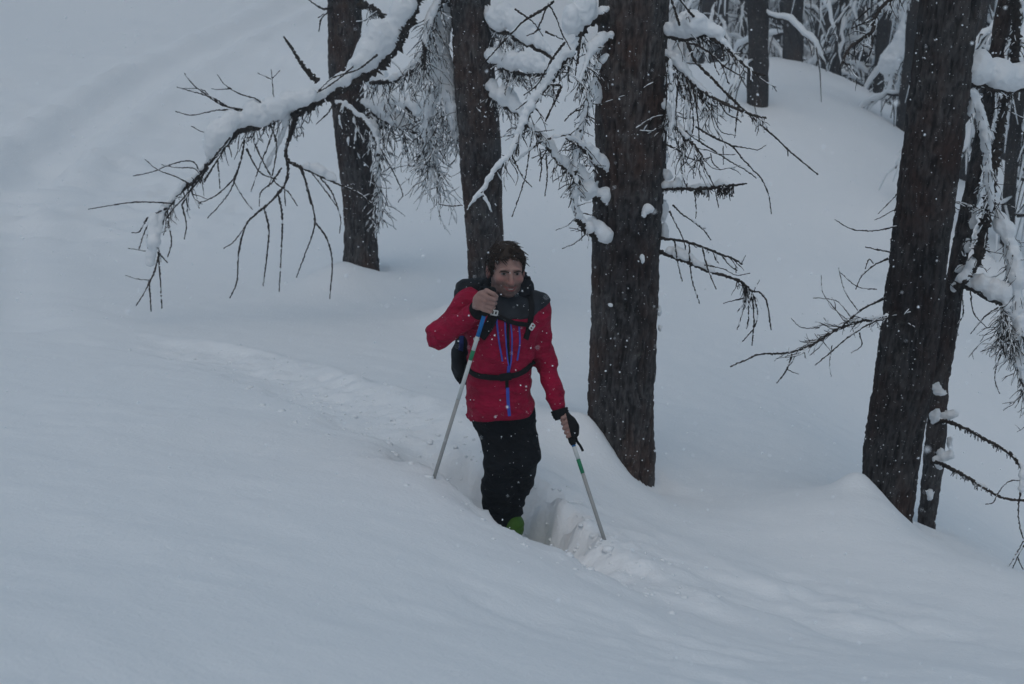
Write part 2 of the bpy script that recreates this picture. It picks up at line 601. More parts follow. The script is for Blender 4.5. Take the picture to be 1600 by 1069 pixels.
def ground(x, y):
    z = ground0(x, y)
    z = z + 0.020 * fbm3(x * 0.55, y * 0.55, 0 * x, 3, 11) + 0.006 * fbm3(x * 2.1, y * 2.6, 0 * x, 3, 5) + 0.0035 * fbm3(x * 8, y * 8, 0 * x, 3, 15)
    # broken trench of the ski tourer
    d, s, side = path_dist(x, y, TRENCH)
    on = sstep(0.0, 0.12, s) * (1 - sstep(SP_ + 0.10, 0.98, s))
    deep = (0.05 + 0.36 * sstep(SP_ - 0.14, SP_ - 0.03, s) * (1 - 0.80 * sstep(SP_ + 0.015, SP_ + 0.10, s))) * on
    wob = 0.07 * fbm3(x * 4.5, y * 4.5, 0 * x + 3, 4, 21, 0.6)
    nar = 1 + 0.75 * sstep(SP_ - 0.01, SP_ + 0.05, s)
    carve = 1 - sstep(0.07, 0.38, (d + wob) * nar)
    churn = 0.7 * fbm3(x * 6.5, y * 6.5, 0 * x + 8, 5, 31, 0.65) + 0.8 * np.abs(fbm3(x * 11, y * 11, 0 * x + 2, 3, 35, 0.6))
    near = np.exp(-(d / 0.42) ** 2)
    amp = (0.020 + 0.014 * sstep(SP_ - 0.2, SP_ - 0.05, s) - 0.012 * sstep(SP_ - 0.01, SP_ + 0.03, s)) * np.maximum(on, 0.5 * sstep(0.7, 0.9, s) * (1 - sstep(0.98, 1.0, s)))
    far_side = np.where(side > 0, 1.0, 0.45)
    z = z - deep * carve + amp * near * (churn * far_side * 0.9) + 0.03 * (1 - 0.8 * sstep(SP_ - 0.02, SP_ + 0.02, s)) * on * (side > 0) * np.exp(-((d - 0.42) / 0.11) ** 2) * (1 + noise3(x * 6, y * 6, 0 * x, 91))
    z = z + 0.020 * np.clip(carve * (1 - carve) * 4, 0, 1) * on * sstep(SP_ - 0.15, SP_, s) * fbm3(x * 9 + 5 * z, y * 9, z * 14, 4, 37, 0.65)
    # lumps thrown out around the trench ahead
    z = z + 0.022 * sstep(0.66, 0.78, s) * (1 - sstep(0.93, 1.0, s)) * np.exp(-(d / 0.5) ** 2) * np.maximum(0, fbm3(x * 8, y * 8, 0 * x + 1, 3, 77))
    # faint older lines
    d3, s3, _ = path_dist(x, y, TRACK_R)
    z = z - 0.022 * np.exp(-(d3 / 0.14) ** 2) * (0.6 + 0.5 * noise3(x * 3, y * 3, 0 * x, 8)) + 0.016 * np.exp(-((d3 - 0.3) / 0.14) ** 2) * (0.5 + 0.8 * noise3(x * 4, y * 4, 0 * x, 9))
    # scuffed patches in front
    for (qx, qy, rr, aa) in SCUFF:
        z = z + 0.40 * aa * np.exp(-((x - qx) ** 2 + (y - qy) ** 2) / rr ** 2) * fbm3(x * 5 + 3 * y, y * 5, 0 * x + 4, 4, 51, 0.6)
    z = z + 0.0025 * fbm3(x * 2.2 - y * 0.8, y * 4 + x * 2.6, 0 * x, 3, 61)
    # old ski trail across the far slope, with a trodden lower edge
    d4, s4, sd4 = path_dist(x, y, TRAIL)
    e4 = 1 - sstep(0.9, 1.0, s4) * 0.4
    z = z - 0.15 * e4 * (1 - sstep(0.22, 0.45, d4 + 0.08 * noise3(x * 1.3, y * 1.3, 0 * x, 43))) + 0.15 * e4 * np.exp(-((d4 - 0.68) / 0.22) ** 2) * (1 + 0.5 * noise3(x * 2.1, y * 2.1, 0 * x, 45))
    rough = np.exp(-((d4 - 1.8) / 1.6) ** 2)
    z = z + 0.06 * rough * fbm3(x * 3.6, y * 3.6, 0 * x, 3, 41, 0.6)
    d5, _, _ = path_dist(x, y, TRAIL2)
    z = z - 0.10 * np.exp(-((d5 / 0.30) ** 2))
    for (px_, py_, Y_, sx, sy, a) in DRIFTS:
        q = PY(px_, py_, Y_)
        z = z + a * np.exp(-((x - q[0]) / sx) ** 2 - ((y - q[1]) / sy) ** 2)
    # drifts and wells round the trunks
    for (wx, wy, r, a) in WELLS:
        q = np.hypot(x - wx, y - wy)
        z = z - a * np.exp(-((q - r) / 0.07) ** 2) * 0.8
    return z


def axis(lo, a, b, hi, fine, grow, cap):
    out = list(np.arange(a, b, fine))
    s = fine
    while out[-1] < hi:
        s = min(s * grow, cap)
        out.append(out[-1] + s)
    left = [a]
    s = fine
    while left[-1] > lo:
        s = min(s * grow, cap)
        left.append(left[-1] - s)
    return np.array(left[1:][::-1] + out)


# upright plane of each trunk
Y1, Y2, Y3, Y4, Y5 = 13.4, 11.6, 7.75, 7.75, 8.1
DRIFTS = [(772, 808, 6.06, 0.17, 0.2, -0.12), (1160, 140, 19.9, 0.2, 0.4, 0.16), (1350, 748, 7.62, 0.15, 0.2, 0.12), (1330, 770, 7.5, 0.10, 0.12, 0.05), (925, 700, 7.55, 0.16, 0.2, 0.10), (535, 405, 13.15, 0.34, 0.5, 0.20), (730, 480, 11.4, 0.3, 0.4, 0.16)]
WELLS = []
for (bx, by, Y, r, a) in [(565, 415, Y1, 0.17, 0.10), (766, 495, Y2, 0.17, 0.10), (972, 720, Y3, 0.2, 0.05), (1402, 760, Y4, 0.18, 0.05), (1446, 830, Y5, 0.08, 0.05)]:
    q = PY(bx, by, Y)
    WELLS.append((q[0], q[1], r, a))

gx = axis(-95, -2.6, 3.6, 95, 0.03, 1.032, 3.0)
gy = axis(-60, 2.4, 9.6, 110, 0.03, 1.02, 2.8)
GX, GY = np.meshgrid(gx, gy, indexing='ij')
GZ = ground(GX, GY)
nx, ny = GX.shape
ii = (np.arange(nx - 1)[:, None] * ny + np.arange(ny - 1)[None, :]).ravel()
gq = np.stack([ii, ii + ny, ii + ny + 1, ii + 1], -1)
go = link_mesh('snow_ground', np.stack([GX, GY, GZ], -1).reshape(-1, 3), [gq], M_SNOW)
tag(go, 'deep fresh snow covering the sloping forest floor', None, None, 'structure')

# crumbs and clods thrown out along the broken trench
cg = np.random.default_rng(8)
gr_ = (1 + 5 ** 0.5) / 2
ICV = np.array([(-1, gr_, 0), (1, gr_, 0), (-1, -gr_, 0), (1, -gr_, 0), (0, -1, gr_), (0, 1, gr_), (0, -1, -gr_), (0, 1, -gr_), (gr_, 0, -1), (gr_, 0, 1), (-gr_, 0, -1), (-gr_, 0, 1)]) / 1.9
ICF = np.array([(0, 11, 5), (0, 5, 1), (0, 1, 7), (0, 7, 10), (0, 10, 11), (1, 5, 9), (5, 11, 4), (11, 10, 2), (10, 7, 6), (7, 1, 8), (3, 9, 4), (3, 4, 2), (3, 2, 6), (3, 6, 8), (3, 8, 9), (4, 9, 5), (2, 4, 11), (6, 2, 10), (8, 6, 7), (9, 8, 1)])
cb = Buf()
m = 620
ti = np.clip(cg.beta(2.2, 1.3, m), 0.05, 0.97) * (len(TRENCH) - 1)
base = TRENCH[ti.astype(int)][:, :2] + cg.normal(size=(m, 2)) * np.array([0.22, 0.26])
zz = ground(base[:, 0], base[:, 1])
rs = np.exp(cg.normal(-5.0, 0.55, m)).clip(0.003, 0.028)
V = np.stack([base[:, 0], base[:, 1], zz - rs * 0.05], 1)[:, None, :] + ICV[None] * rs[:, None, None] * cg.uniform(0.6, 1.25, (m, 12, 3)) * np.array([1.2, 1.2, 0.75])
cb.add(V.reshape(-1, 3), None, (ICF[None] + np.arange(m)[:, None, None] * 12).reshape(-1, 3))
tag(cb.link('snow_crumbs', M_SNOW), 'loose crumbs of snow strewn along the broken trench', None, None, 'stuff')


# ------------------------------------------------------------------ trunks
def trunk_mesh(name, pix, Y, mat, parent, top_extra=7.0, seed=0, bark=0.013, res=(130, 0.025), flare=0.25, top_r=0.45):
    """pix: (x, y, half width px) from top of picture down to the base, on the plane y = Y"""
    c = np.array([PY(p[0], p[1], Y) for p in pix])
    r = np.array([p[2] * m_per_px(p[0], p[1], Y) for p in pix])
    # go on below the snow and above the picture
    dwn = c[-1] - (c[-2] - c[-1]) / np.linalg.norm(c[-2] - c[-1]) * 0.0 + np.array([0.0, 0, -0.7])
    up = c[0] - c[min(2, len(c) - 1)]
    up = up / np.linalg.norm(up)
    c = np.vstack([c[0] + up * top_extra * np.array([[0.6, 0.6, 1.0]]), c[0] + up * 1.2, c, dwn])
    r = np.concatenate([[r[0] * top_r, r[0] * 0.95], r, [r[-1] * 1.05]])
    o = np.argsort(c[:, 2])
    c, r = c[o], r[o]
    sides, dz = res
    zv = PY(800, -30, Y)[2]
    zs = np.concatenate([np.arange(c[0, 2], zv, dz), np.arange(zv, c[-1, 2], dz * 4)])
    k = spline(np.hstack([c, r[:, None]]), 0.05)
    cx = np.interp(zs, k[:, 2], k[:, 0])
    cy = np.interp(zs, k[:, 2], k[:, 1])
    rr = np.interp(zs, k[:, 2], k[:, 3])
    th = np.arange(sides) * 2 * math.pi / sides
    T, Z = np.meshgrid(th, zs)
    R0 = rr[:, None] * np.ones_like(T)
    X, Yc = np.cos(T) * R0, np.sin(T) * R0
    f = 46.0
    wv = 0.02 * noise3(X * 9, Yc * 9, Z * 5, seed + 3)
    n1 = 1 - 2 * np.abs(noise3(X * f + wv * 60, Yc * f + wv * 60, Z * 10.0, seed))
    n2 = 1 - 2 * np.abs(noise3(X * f * 2.1, Yc * f * 2.1, Z * 34, seed + 9))
    low = fbm3(X * 5, Yc * 5, Z * 1.7, 3, seed + 5)
    D = bark * (0.85 * n1 + 0.45 * n2) + 0.012 * low * min(1.0, r.max() / 0.15)
    # plates break across
    pl = noise3(X * f * 0.8, Yc * f * 0.8, Z * 20, seed + 33)
    D = D - bark * 0.5 * (pl > 0.6)
    V = np.stack([cx[:, None] + np.cos(T) * (R0 + D), cy[:, None] + np.sin(T) * (R0 + D), Z], -1)
    n = len(zs)
    i = np.arange(n - 1)[:, None] * sides
    j = np.arange(sides)[None, :]
    j2 = (j + 1) % sides
    q = np.stack([i + j, i + j2, i + sides + j2, i + sides + j], -1).reshape(-1, 4)
    rel = np.clip(0.5 + 0.26 * n1 + 0.26 * n2 + 0.10 * low - 0.15 * (pl > 0.6), 0, 1)
    ob = link_mesh(name, V.reshape(-1, 3), [q], mat, parent)
    at = ob.data.attributes.new('relief', 'FLOAT', 'POINT')
    at.data.foreach_set('value', rel.astype(np.float32).ravel())
    return ob


def new_tree(pix, Y, label, group, seed, cat='tree', mat=None, **kw):
    b = PY(pix[-1][0], pix[-1][1], Y)
    t = empty('larch_tree', b)
    tag(t, label, cat, group)
    tr = trunk_mesh('trunk', pix, Y, mat or M_BARK, t, seed=seed, **kw)
    return t


PIX1 = [(539, 0, 25), (539, 107, 24), (548, 200, 24), (558, 280, 25), (563, 360, 24), (566, 430, 26)]
PIX2 = [(734, 0, 29), (745, 150, 31), (752, 262, 28.5), (757, 374, 26.5), (762, 450, 28), (766, 520, 30)]
PIX3 = [(992, 0, 51), (984, 250, 50), (981, 350, 49), (977, 518, 49.5), (971, 645, 48.5), (968, 740, 48)]
PIX4 = [(1485, 0, 41.5), (1464, 172, 41.5), (1445, 301, 42), (1431, 430, 41.5), (1412, 587, 43), (1396, 690, 41.5), (1384, 805, 40)]
PIX5 = [(1514, 320, 11), (1504, 372, 12), (1492, 440, 13), (1478, 540, 13), (1468, 600, 12.5), (1461, 700, 13), (1452, 780, 12.5), (1445, 850, 12)]

T1 = new_tree(PIX1, Y1, 'dark larch trunk at far left standing behind the long drooping snowy branch', 'larch trees near the skier', 1)
T2 = new_tree(PIX2, Y2, 'larch directly behind the skier with one long limb drooping to the left', 'larch trees near the skier', 2)
T3 = new_tree(PIX3, Y3, 'thickest brown larch, just right of the skier, bare twigs on both sides', 'larch trees near the skier', 3, res=(190, 0.018), bark=0.012)
T4 = new_tree(PIX4, Y4, 'leaning dark larch near the right edge beside a slim crooked trunk', 'larch trees near the skier', 4, mat=M_BARK_DARK, res=(180, 0.018), bark=0.012)
HAZE_TOP, HAZE_DENSITY = 16.0, 0.0056


# ------------------------------------------------------------------ limbs, twigs and snow loads
def perp_up(t):
    z = np.array([0.0, 0, 1.0])
    return z - t * t[..., 2:3]


def knobby(r, n, rng, amt=0.9, every=0.35):
    k = 1 + amt * (rng.random(n) < every) * rng.uniform(0.4, 1.0, n)
    return r * k


class Limb:
    """one limb of a tree: woody branch, its twigs (one mass), its snow"""
    def __init__(self, tree, Y, pix, w, dY=(0, 0), seed=0, name='branch'):
        self.rng = np.random.default_rng(1000 + seed)
        self.px = m_per_px(pix[0][0], pix[0][1], Y)
        n = len(pix)
        pts = []
        for i, p in enumerate(pix):
            t = i / max(1, n - 1)
            y = Y + dY[0] + (dY[1] - dY[0]) * t + (p[2] if len(p) > 2 else 0)
            pts.append(PY(p[0], p[1], y))
        self.Y, self.dY = Y, dY
        self.p = spline(np.array(pts), self.px * 2.2)
        m = len(self.p)
        wv = np.array(w, float)
        self.r = np.interp(np.linspace(0, 1, m), np.linspace(0, 1, len(wv)), wv) * self.px
        jit = self.rng.normal(size=(m, 3)) * self.px * 0.35
        jit[0] = 0
        self.p = self.p + jit
        b = Buf()
        rr = knobby(self.r, m, self.rng, 0.55, 0.3)
        sides = 7 if self.r.max() > 3 * self.px else 5
        rad = rr[:, None] * (1 + 0.22 * self.rng.normal(size=(m, sides)).clip(-1.5, 1.5))
        b.tube(self.p, rad, sides)
        self.o = b.link(name, M_TWIG, tree)
        self.tw = Buf()
        self.fr = Buf()
        self.sn = []
        self.tips = []

    def at(self, t):
        x = t * (len(self.p) - 1)
        i = int(min(len(self.p) - 2, x))
        q = self.p[i] + (self.p[i + 1] - self.p[i]) * (x - i)
        d = self.p[i + 1] - self.p[i]
        return q, d / np.linalg.norm(d)

    def line(self, pix, w=1.1, w1=None, y=0.0, snow=0):
        """a twig traced through picture points near the limb's depth"""
        px = self.px
        pts = spline(np.array([PY(a[0], a[1], self.Y + y + (a[2] if len(a) > 2 else 0)) for a in pix]), px * 2.0)
        n = len(pts)
        pts = pts + self.rng.normal(size=(n, 3)) * px * 0.28
        r = np.linspace(w, w * 0.55 if w1 is None else w1, n) * px
        self.tw.tube(pts, knobby(r * 0.88, n, self.rng, 0.7), 4)
        self.dust(pts, r)
        if snow: self.sn.append((pts, np.full(n, snow * px), 0.5))
        return self

    def spray(self, n, ln, t=(0.1, 1.0), down=0.6, out=0.5, w=1.0, fwd=0.5, sub=0.6, snowy=0.0, curl=0.5):
        """n random side twigs, lengths in picture px"""
        g = self.rng
        px = self.px
        for _ in range(n):
            q, tan = self.at(g.uniform(*t))
            lat = np.cross(tan, [0, 0, 1.0])
            l = np.linalg.norm(lat)
            lat = lat / l if l > 1e-3 else np.array([1.0, 0, 0])
            a = g.choice([-1, 1])
            d = tan * fwd * g.uniform(0.3, 1.4) + lat * a * out * g.uniform(0.2, 1.6) + np.array([0, 0, -down]) * g.uniform(0.2, 1.5) + g.normal(size=3) * 0.18
            d /= np.linalg.norm(d)
            L = g.uniform(*ln) * px
            self._twig(q, d, L, w * px * g.uniform(0.8, 1.2), curl, sub, snowy)
        return self

    def _twig(self, q, d, L, w, curl, sub, snowy, depth=0):
        g = self.rng
        n = max(4, int(L / (self.px * 2.4)))
        pts = [q]
        bend = np.array([0, 0, -curl * g.uniform(0.2, 1.6)]) + g.normal(size=3) * 0.25
        for i in range(n):
            d = d + bend / n + g.normal(size=3) * 0.10
            d /= np.linalg.norm(d)
            pts.append(pts[-1] + d * L / n)
        pts = np.array(pts)
        r = np.linspace(w, w * 0.5, len(pts))
        self.tw.tube(pts, knobby(r * 0.8, len(pts), g, 0.7), 4)
        self.dust(pts, r)
        if snowy and g.random() < snowy:
            k = int(len(pts) * g.uniform(0.4, 0.9))
            if k > 2: self.sn.append((pts[:k], np.full(k, self.px * g.uniform(1.6, 3.2)), 0.6))
        if depth < 2 and g.random() < sub:
            for _ in range(g.integers(1, 4)):
                i = g.integers(1, len(pts) - 1)
                e = pts[i + 1] - pts[i]
                e = e / np.linalg.norm(e) + g.normal(size=3) * 0.55
                self._twig(pts[i], e / np.linalg.norm(e), L * g.uniform(0.25, 0.6), w * 0.75, curl, sub * 0.6, snowy, depth + 1)

    def dust(self, pts, r):
        """thin powder lying along the upper side of a twig"""
        g = self.rng
        n = len(pts)
        i = 0
        while i < n - 2:
            k = int(g.integers(2, 7))
            if g.random() < 0.5 and i + k < n:
                seg = pts[i:i + k + 1]
                d = seg[-1] - seg[0]
                d /= np.linalg.norm(d) + 1e-9
                up = perp_up(d[None])[0]
                w = self.px * g.uniform(0.55, 1.25) * np.sin(np.linspace(0.5, 2.6, k + 1))
                self.fr.tube(seg + up * (r[i] * 0.7 + w[:, None] * 0.5) + g.normal(size=3) * self.px * 0.2, w, 4)
            i += k

    def snow(self, prof, rise=0.5):
        """prof: (t, size px) pairs along the limb"""
        t = np.linspace(0, 1, len(self.p))
        s = np.interp(t, [a for a, _ in prof], [b for _, b in prof], left=0, right=0)
        k = (t >= prof[0][0]) & (t <= prof[-1][0])
        if k.sum() > 2: self.sn.append((self.p[k], s[k] * self.px, rise))
        return self

    def lump(self, px, py, wx, hz, y=0.0):
        c = PY(px, py, self.Y + y)
        self.sn.append((c[None], np.array([[wx * self.px, wx * self.px * 0.9, hz * self.px]]), 0))
        return self

    def done(self):
        if self.tw.n: tag(self.tw.link('twigs', M_TWIG, self.o), kind='stuff')
        if self.fr.n: tag(self.fr.link('twig_snow', M_LOAD, self.o), kind='stuff')
        if self.sn: snow_mesh('snow_cap', self.sn, self.px, self.o, self.rng)
        return self.o


def snow_mesh(name, loads, px, parent, g):
    balls = []
    for pts, s, rise in loads:
        if len(pts) == 1:
            balls.append((pts[0], s[0] * 0.8, 0.8))
            c, r = pts[0], s[0]
            for _ in range(9):
                o = g.normal(size=3)
                o /= np.linalg.norm(o)
                balls.append((c + o * r * g.uniform(0.4, 0.85), r * g.uniform(0.25, 0.6), 0.9))
            continue
        tan = np.gradient(pts, axis=0)
        tan /= np.linalg.norm(tan, axis=1, keepdims=True) + 1e-9
        up = perp_up(tan)
        step = np.linalg.norm(pts[1] - pts[0])
        i = 0.0
        seed = int(g.integers(1000))
        while i < len(pts):
            k = int(i)
            nz = 0.5 * noise3(np.array([pts[k, 0] / (px * 26)]), np.array([pts[k, 1] / (px * 26)]), np.array([pts[k, 2] / (px * 26)]), seed)[0]
            e = min(1.0, (k + 1.0) / 3, (len(pts) - k) / 3.0)
            h = max(px * 0.7, 0.88 * s[k] * (1 + 1.0 * nz) * e)
            w = h * 0.42 * g.uniform(0.8, 1.15)
            j = g.normal(size=3) * h * 0.08
            balls.append((pts[k] + up[k] * h * rise * 0.85 + j, np.array([w, w, h * 0.5]), 0.4))
            i += max(1.0, 0.35 * h / step)
    C = np.array([b[0] for b in balls])
    R = np.array([np.broadcast_to(b[1], (3,)) for b in balls])
    cell = max(px * 1.9, 0.0075)
    lo, hi = (C - R).min(0) - cell * 4 - 0.02, (C + R).max(0) + cell * 4 + 0.02
    while np.prod((hi - lo) / cell) > 6e6: cell *= 1.15
    f = Field(lo, hi, cell)
    for c, r, k in balls:
        f.ball(c, r, max(cell, r.min() * k * 1.4))
    x, y, z = f.grid()
    near = f.f < 6 * px
    I = np.argwhere(near)
    if len(I):
        P3 = f.lo + I * cell
        a = 1.3 * px * noise3(P3[:, 0] / (px * 7), P3[:, 1] / (px * 7), P3[:, 2] / (px * 7), 3) + 0.9 * px * noise3(P3[:, 0] / (px * 3.2), P3[:, 1] / (px * 3.2), P3[:, 2] / (px * 3.2), 4)
        f.f[near] -= a.astype(np.float32)
    v, q = f.mesh()
    if len(v): return tag(link_mesh(name, v, [q], M_LOAD, parent), kind='stuff' if name == 'snow_cap' else None)


def clumps(parent, Y, spots, name='snow_clump'):
    """separate lumps of snow stuck to a trunk: (x, y, half w, half h, dy)"""
    for k, (x, y, w, h, dy) in enumerate(spots):
        px = m_per_px(x, y, Y)
        c = PY(x, y, Y + dy)
        snow_mesh(name, [(c[None], np.array([[w * px, max(w * 0.7, 4) * px, h * px]]), 0)], px, parent, np.random.default_rng(k + int(x)))


# --- second tree: the long drooping limb on its left
L = Limb(T2, Y2, [(733, -95), (690, -45), (655, -12), (640, 20), (630, 44), (612, 78), (585, 108), (552, 128), (520, 146), (490, 163), (462, 177), (432, 184), (402, 198),
                  (372, 206), (346, 232), (322, 259), (300, 284), (276, 306), (258, 332), (248, 362), (243, 392)], (15, 12, 11, 10, 7.5, 6, 5.5, 4.5, 3.5, 2.5, 1.6), (0, -0.9), 1)
A = lambda t: -0.9 * t
L.snow([(0.10, 10), (0.16, 30), (0.22, 44), (0.30, 46), (0.38, 34), (0.46, 30), (0.52, 24), (0.58, 44), (0.63, 46), (0.66, 22), (0.70, 40), (0.74, 36), (0.78, 10), (0.83, 8), (0.88, 14), (0.93, 16), (1.0, 20)], 0.75)
L.lump(452, 158, 17, 14, -0.55).lump(430, 168, 16, 15, -0.58).lump(478, 152, 16, 13, -0.52).lump(342, 212, 17, 17, -0.68).lump(330, 228, 13, 14, -0.7).lump(560, 98, 12, 11, -0.4).lump(590, 48, 13, 16, -0.3)
y = -0.55
L.line([(463, 178), (456, 205), (447, 232), (449, 250), (462, 258), (480, 266), (500, 275), (533, 290), (560, 302), (580, 318)], 3.6, 0.9, y)
L.line([(447, 236), (449, 278), (430, 308), (402, 333), (384, 352), (373, 395), (370, 440), (359, 466)], 2.2, 1.0, y)
L.line([(384, 352), (365, 378), (350, 388)], 1.1, 0.8, y)
L.line([(412, 323), (420, 358), (417, 400), (411, 447)], 1.6, 0.9, y).line([(434, 299), (441, 340), (439, 400), (436, 456)], 1.7, 0.9, y)
L.line([(478, 285), (492, 346), (477, 396), (463, 434)], 1.7, 0.9, y).line([(492, 346), (511, 374), (519, 411), (515, 467)], 1.7, 0.9, y)
L.line([(470, 262), (478, 285), (486, 320)], 2.0, 1.4, y).line([(500, 278), (518, 300), (532, 340), (530, 365)], 1.5, 0.8, y)
L.line([(382, 218), (376, 252), (364, 280), (341, 303), (325, 312), (310, 318)], 1.6, 0.8, y).line([(375, 255), (361, 296), (340, 324), (324, 341)], 1.3, 0.7, y)
L.line([(385, 232), (398, 258), (410, 272), (433, 280)], 1.4, 0.8, y).line([(364, 282), (382, 312), (395, 328)], 1.1, 0.7, y).line([(398, 225), (415, 260), (430, 285), (450, 300), (465, 322)], 1.3, 0.8, y)
L.line([(422, 192), (432, 225), (428, 262), (420, 292)], 1.4, 0.8, y).line([(430, 192), (418, 230), (405, 262), (392, 300)], 1.3, 0.7, y).line([(440, 262), (425, 285), (408, 300), (405, 322)], 1.4, 0.8, y)
L.line([(452, 262), (445, 290), (446, 322)], 1.3, 0.8, y).line([(487, 270), (510, 300), (528, 325)], 1.2, 0.8, y)
y = -0.85
L.line([(249, 395), (241, 425), (228, 452), (213, 478)], 1.6, 0.9, y).line([(233, 440), (236, 487)], 1.4, 0.9, y).line([(247, 394), (250, 432), (253, 482)], 1.5, 0.9, y).line([(249, 396), (262, 411)], 1.2, 0.8, y)
L.line([(268, 318), (232, 316), (200, 317), (138, 327)], 1.2, 0.6, y).line([(262, 325), (232, 340), (218, 362), (206, 364)], 1.5, 0.8, y).line([(240, 335), (226, 362), (217, 390)], 1.4, 0.8, y)
L.line([(245, 336), (232, 360), (231, 388)], 1.4, 0.8, y).line([(262, 345), (268, 378), (262, 402)], 1.2, 0.8, y).line([(284, 320), (291, 350), (288, 374)], 1.3, 0.8, y).line([(325, 262), (300, 295), (272, 325), (258, 345)], 1.8, 1.0, y)
L.line([(360, 215), (335, 245), (308, 280), (285, 320)], 1.6, 0.9, y).line([(340, 250), (343, 285), (344, 295)], 1.1, 0.7, y).line([(318, 285), (332, 262), (352, 232)], 1.3, 0.9, y)
L.line([(313, 270), (300, 252), (270, 256), (240, 268), (208, 275)], 1.0, 0.6, y).line([(312, 272), (303, 263), (275, 262), (252, 257)], 0.9, 0.6, y).line([(296, 288), (277, 277), (248, 266), (226, 249)], 1.0, 0.6, y).line([(243, 390), (225, 392), (200, 388)], 0.9, 0.5, y)
L.line([(236, 438), (215, 436), (196, 430)], 0.8, 0.5, y)
y = -0.6
L.line([(403, 174), (370, 170), (345, 163), (318, 145), (300, 130), (288, 114)], 2.0, 0.7, y).line([(355, 166), (330, 152), (300, 143), (276, 136)], 1.1, 0.6, y).line([(402, 175), (345, 172), (300, 180), (274, 174)], 1.2, 0.6, y)
L.line([(328, 152), (315, 140), (285, 138)], 0.9, 0.5, y).line([(368, 208), (352, 207), (320, 207), (298, 197)], 0.9, 0.6, y).line([(424, 182), (404, 157), (375, 147), (352, 133), (339, 116)], 1.2, 0.6, y).line([(362, 138), (345, 140), (330, 139)], 0.8, 0.5, y)
L.line([(430, 172), (426, 136), (424, 108)], 0.9, 0.5, y).line([(426, 122), (438, 110)], 0.7, 0.5, y).line([(424, 124), (402, 114)], 0.7, 0.5, y)
L.line([(590, 85), (560, 108), (520, 122), (498, 142)], 1.6, 0.8, -0.5).line([(552, 104), (520, 130), (484, 152)], 1.4, 0.8, -0.52).line([(497, 128), (480, 112), (466, 92), (455, 74), (443, 57)], 4.6, 1.4, -0.4).line([(480, 110), (492, 120)], 3.5, 1.5, -0.4)
L.line([(520, 150), (516, 172), (494, 194)], 1.3, 0.8, -0.5)
L.spray(40, (14, 50), (0.62, 1.0), 0.8, 0.35, 1.0, 0.5, 0.4).spray(48, (12, 44), (0.50, 0.66), 0.9, 0.3, 1.0, 0.3, 0.5).spray(10, (10, 30), (0.3, 0.5), 0.6, 0.5, 0.9)
L.snow_extra = None
L.sn.append((spline(np.array([PY(a, b, Y2 - 0.55) for a, b in [(474, 261), (500, 271), (524, 284)]]), 0.012), np.interp(np.linspace(0, 1, 40), [0, .3, 1], [12, 19, 8])[:len(spline(np.array([PY(a, b, Y2 - 0.55) for a, b in [(474, 261), (500, 271), (524, 284)]]), 0.012))] * L.px, 0.4))
L.sn.append((spline(np.array([PY(a, b, Y2 - 0.5) for a, b in [(450, 182), (440, 215), (425, 245), (415, 262)]]), 0.012), np.full(200, 12 * L.px)[:len(spline(np.array([PY(a, b, Y2 - 0.5) for a, b in [(450, 182), (440, 215), (425, 245), (415, 262)]]), 0.012))], 0.3))
L.sn.append((spline(np.array([PY(a, b, Y2 - 0.87) for a, b in [(243, 338), (240, 365), (237, 392), (233, 415)]]), 0.012), np.interp(np.linspace(0, 1, 60), [0, .4, 1], [16, 18, 6])[:len(spline(np.array([PY(a, b, Y2 - 0.87) for a, b in [(243, 338), (240, 365), (237, 392), (233, 415)]]), 0.012))] * L.px, 0.0))
L.done()

# curtain of snowy twigs between the first and second trunks
c = Limb(T2, Y2, [(718, -60), (694, -10), (674, 30), (664, 70), (664, 110)], (8, 6, 4, 2), (0, -0.2), 2)
c.spray(80, (30, 85), (0.35, 1.0), 1.2, 0.35, 0.8, 0.3, 0.6, 0.10).snow([(0.1, 14), (0.5, 16), (0.8, 8)]).done()
c = Limb(T2, Y2, [(716, -20), (700, 20), (688, 60), (690, 105), (704, 160), (714, 215)], (7, 5, 4, 3, 2), (0.05, 0.15), 3)
c.spray(90, (40, 120), (0.35, 1.0), 1.3, 0.32, 0.75, 0.2, 0.6, 0.35).snow([(0.1, 18), (0.35, 34), (0.6, 40), (0.85, 30), (1, 12)], 0.2).done()
c = Limb(T2, Y2, [(722, 120), (700, 128), (680, 148), (668, 185), (672, 230), (688, 275)], (6, 4, 3, 2), (0.1, 0.3), 4)
c.spray(90, (30, 95), (0.3, 1.0), 1.2, 0.4, 0.75, 0.3, 0.6, 0.4).snow([(0.05, 14), (0.3, 24), (0.6, 22), (0.9, 10)], 0.3).done()
c = Limb(T2, Y2, [(735, 20), (700, 40), (660, 90), (630, 120), (600, 128), (578, 130)], (6, 4, 3), (0.1, 0.5), 5)
c.spray(60, (20, 60), (0.3, 1.0), 1.1, 0.4, 0.85, 0.3, 0.6, 0.2).snow([(0.1, 12), (0.5, 14), (0.9, 10)], 0.5).done()
c = Limb(T1, Y1, [(556, 100), (579, 130), (598, 141), (627, 162), (650, 180)], (6, 4, 3, 2), (-0.15, -0.4), 6)
c.snow([(0.0, 18), (0.3, 30), (0.6, 18), (1, 26)], 0.6).lump(600, 160, 16, 18, -0.3).lump(650, 160, 14, 18, -0.3).spray(34, (20, 60), (0.2, 1), 0.9, 0.4, 0.9, 0.3, 0.5, 0.2).done()
c = Limb(T1, Y1, [(562, 160), (593, 183), (616, 194), (642, 204), (663, 212), (682, 228)], (5, 4, 3, 2), (-0.15, -0.4), 7)
c.snow([(0.0, 12), (0.2, 28), (0.4, 24), (0.7, 10), (1, 6)], 0.6).spray(60, (25, 85), (0.15, 1), 1.0, 0.4, 0.9, 0.4, 0.6, 0.2).done()
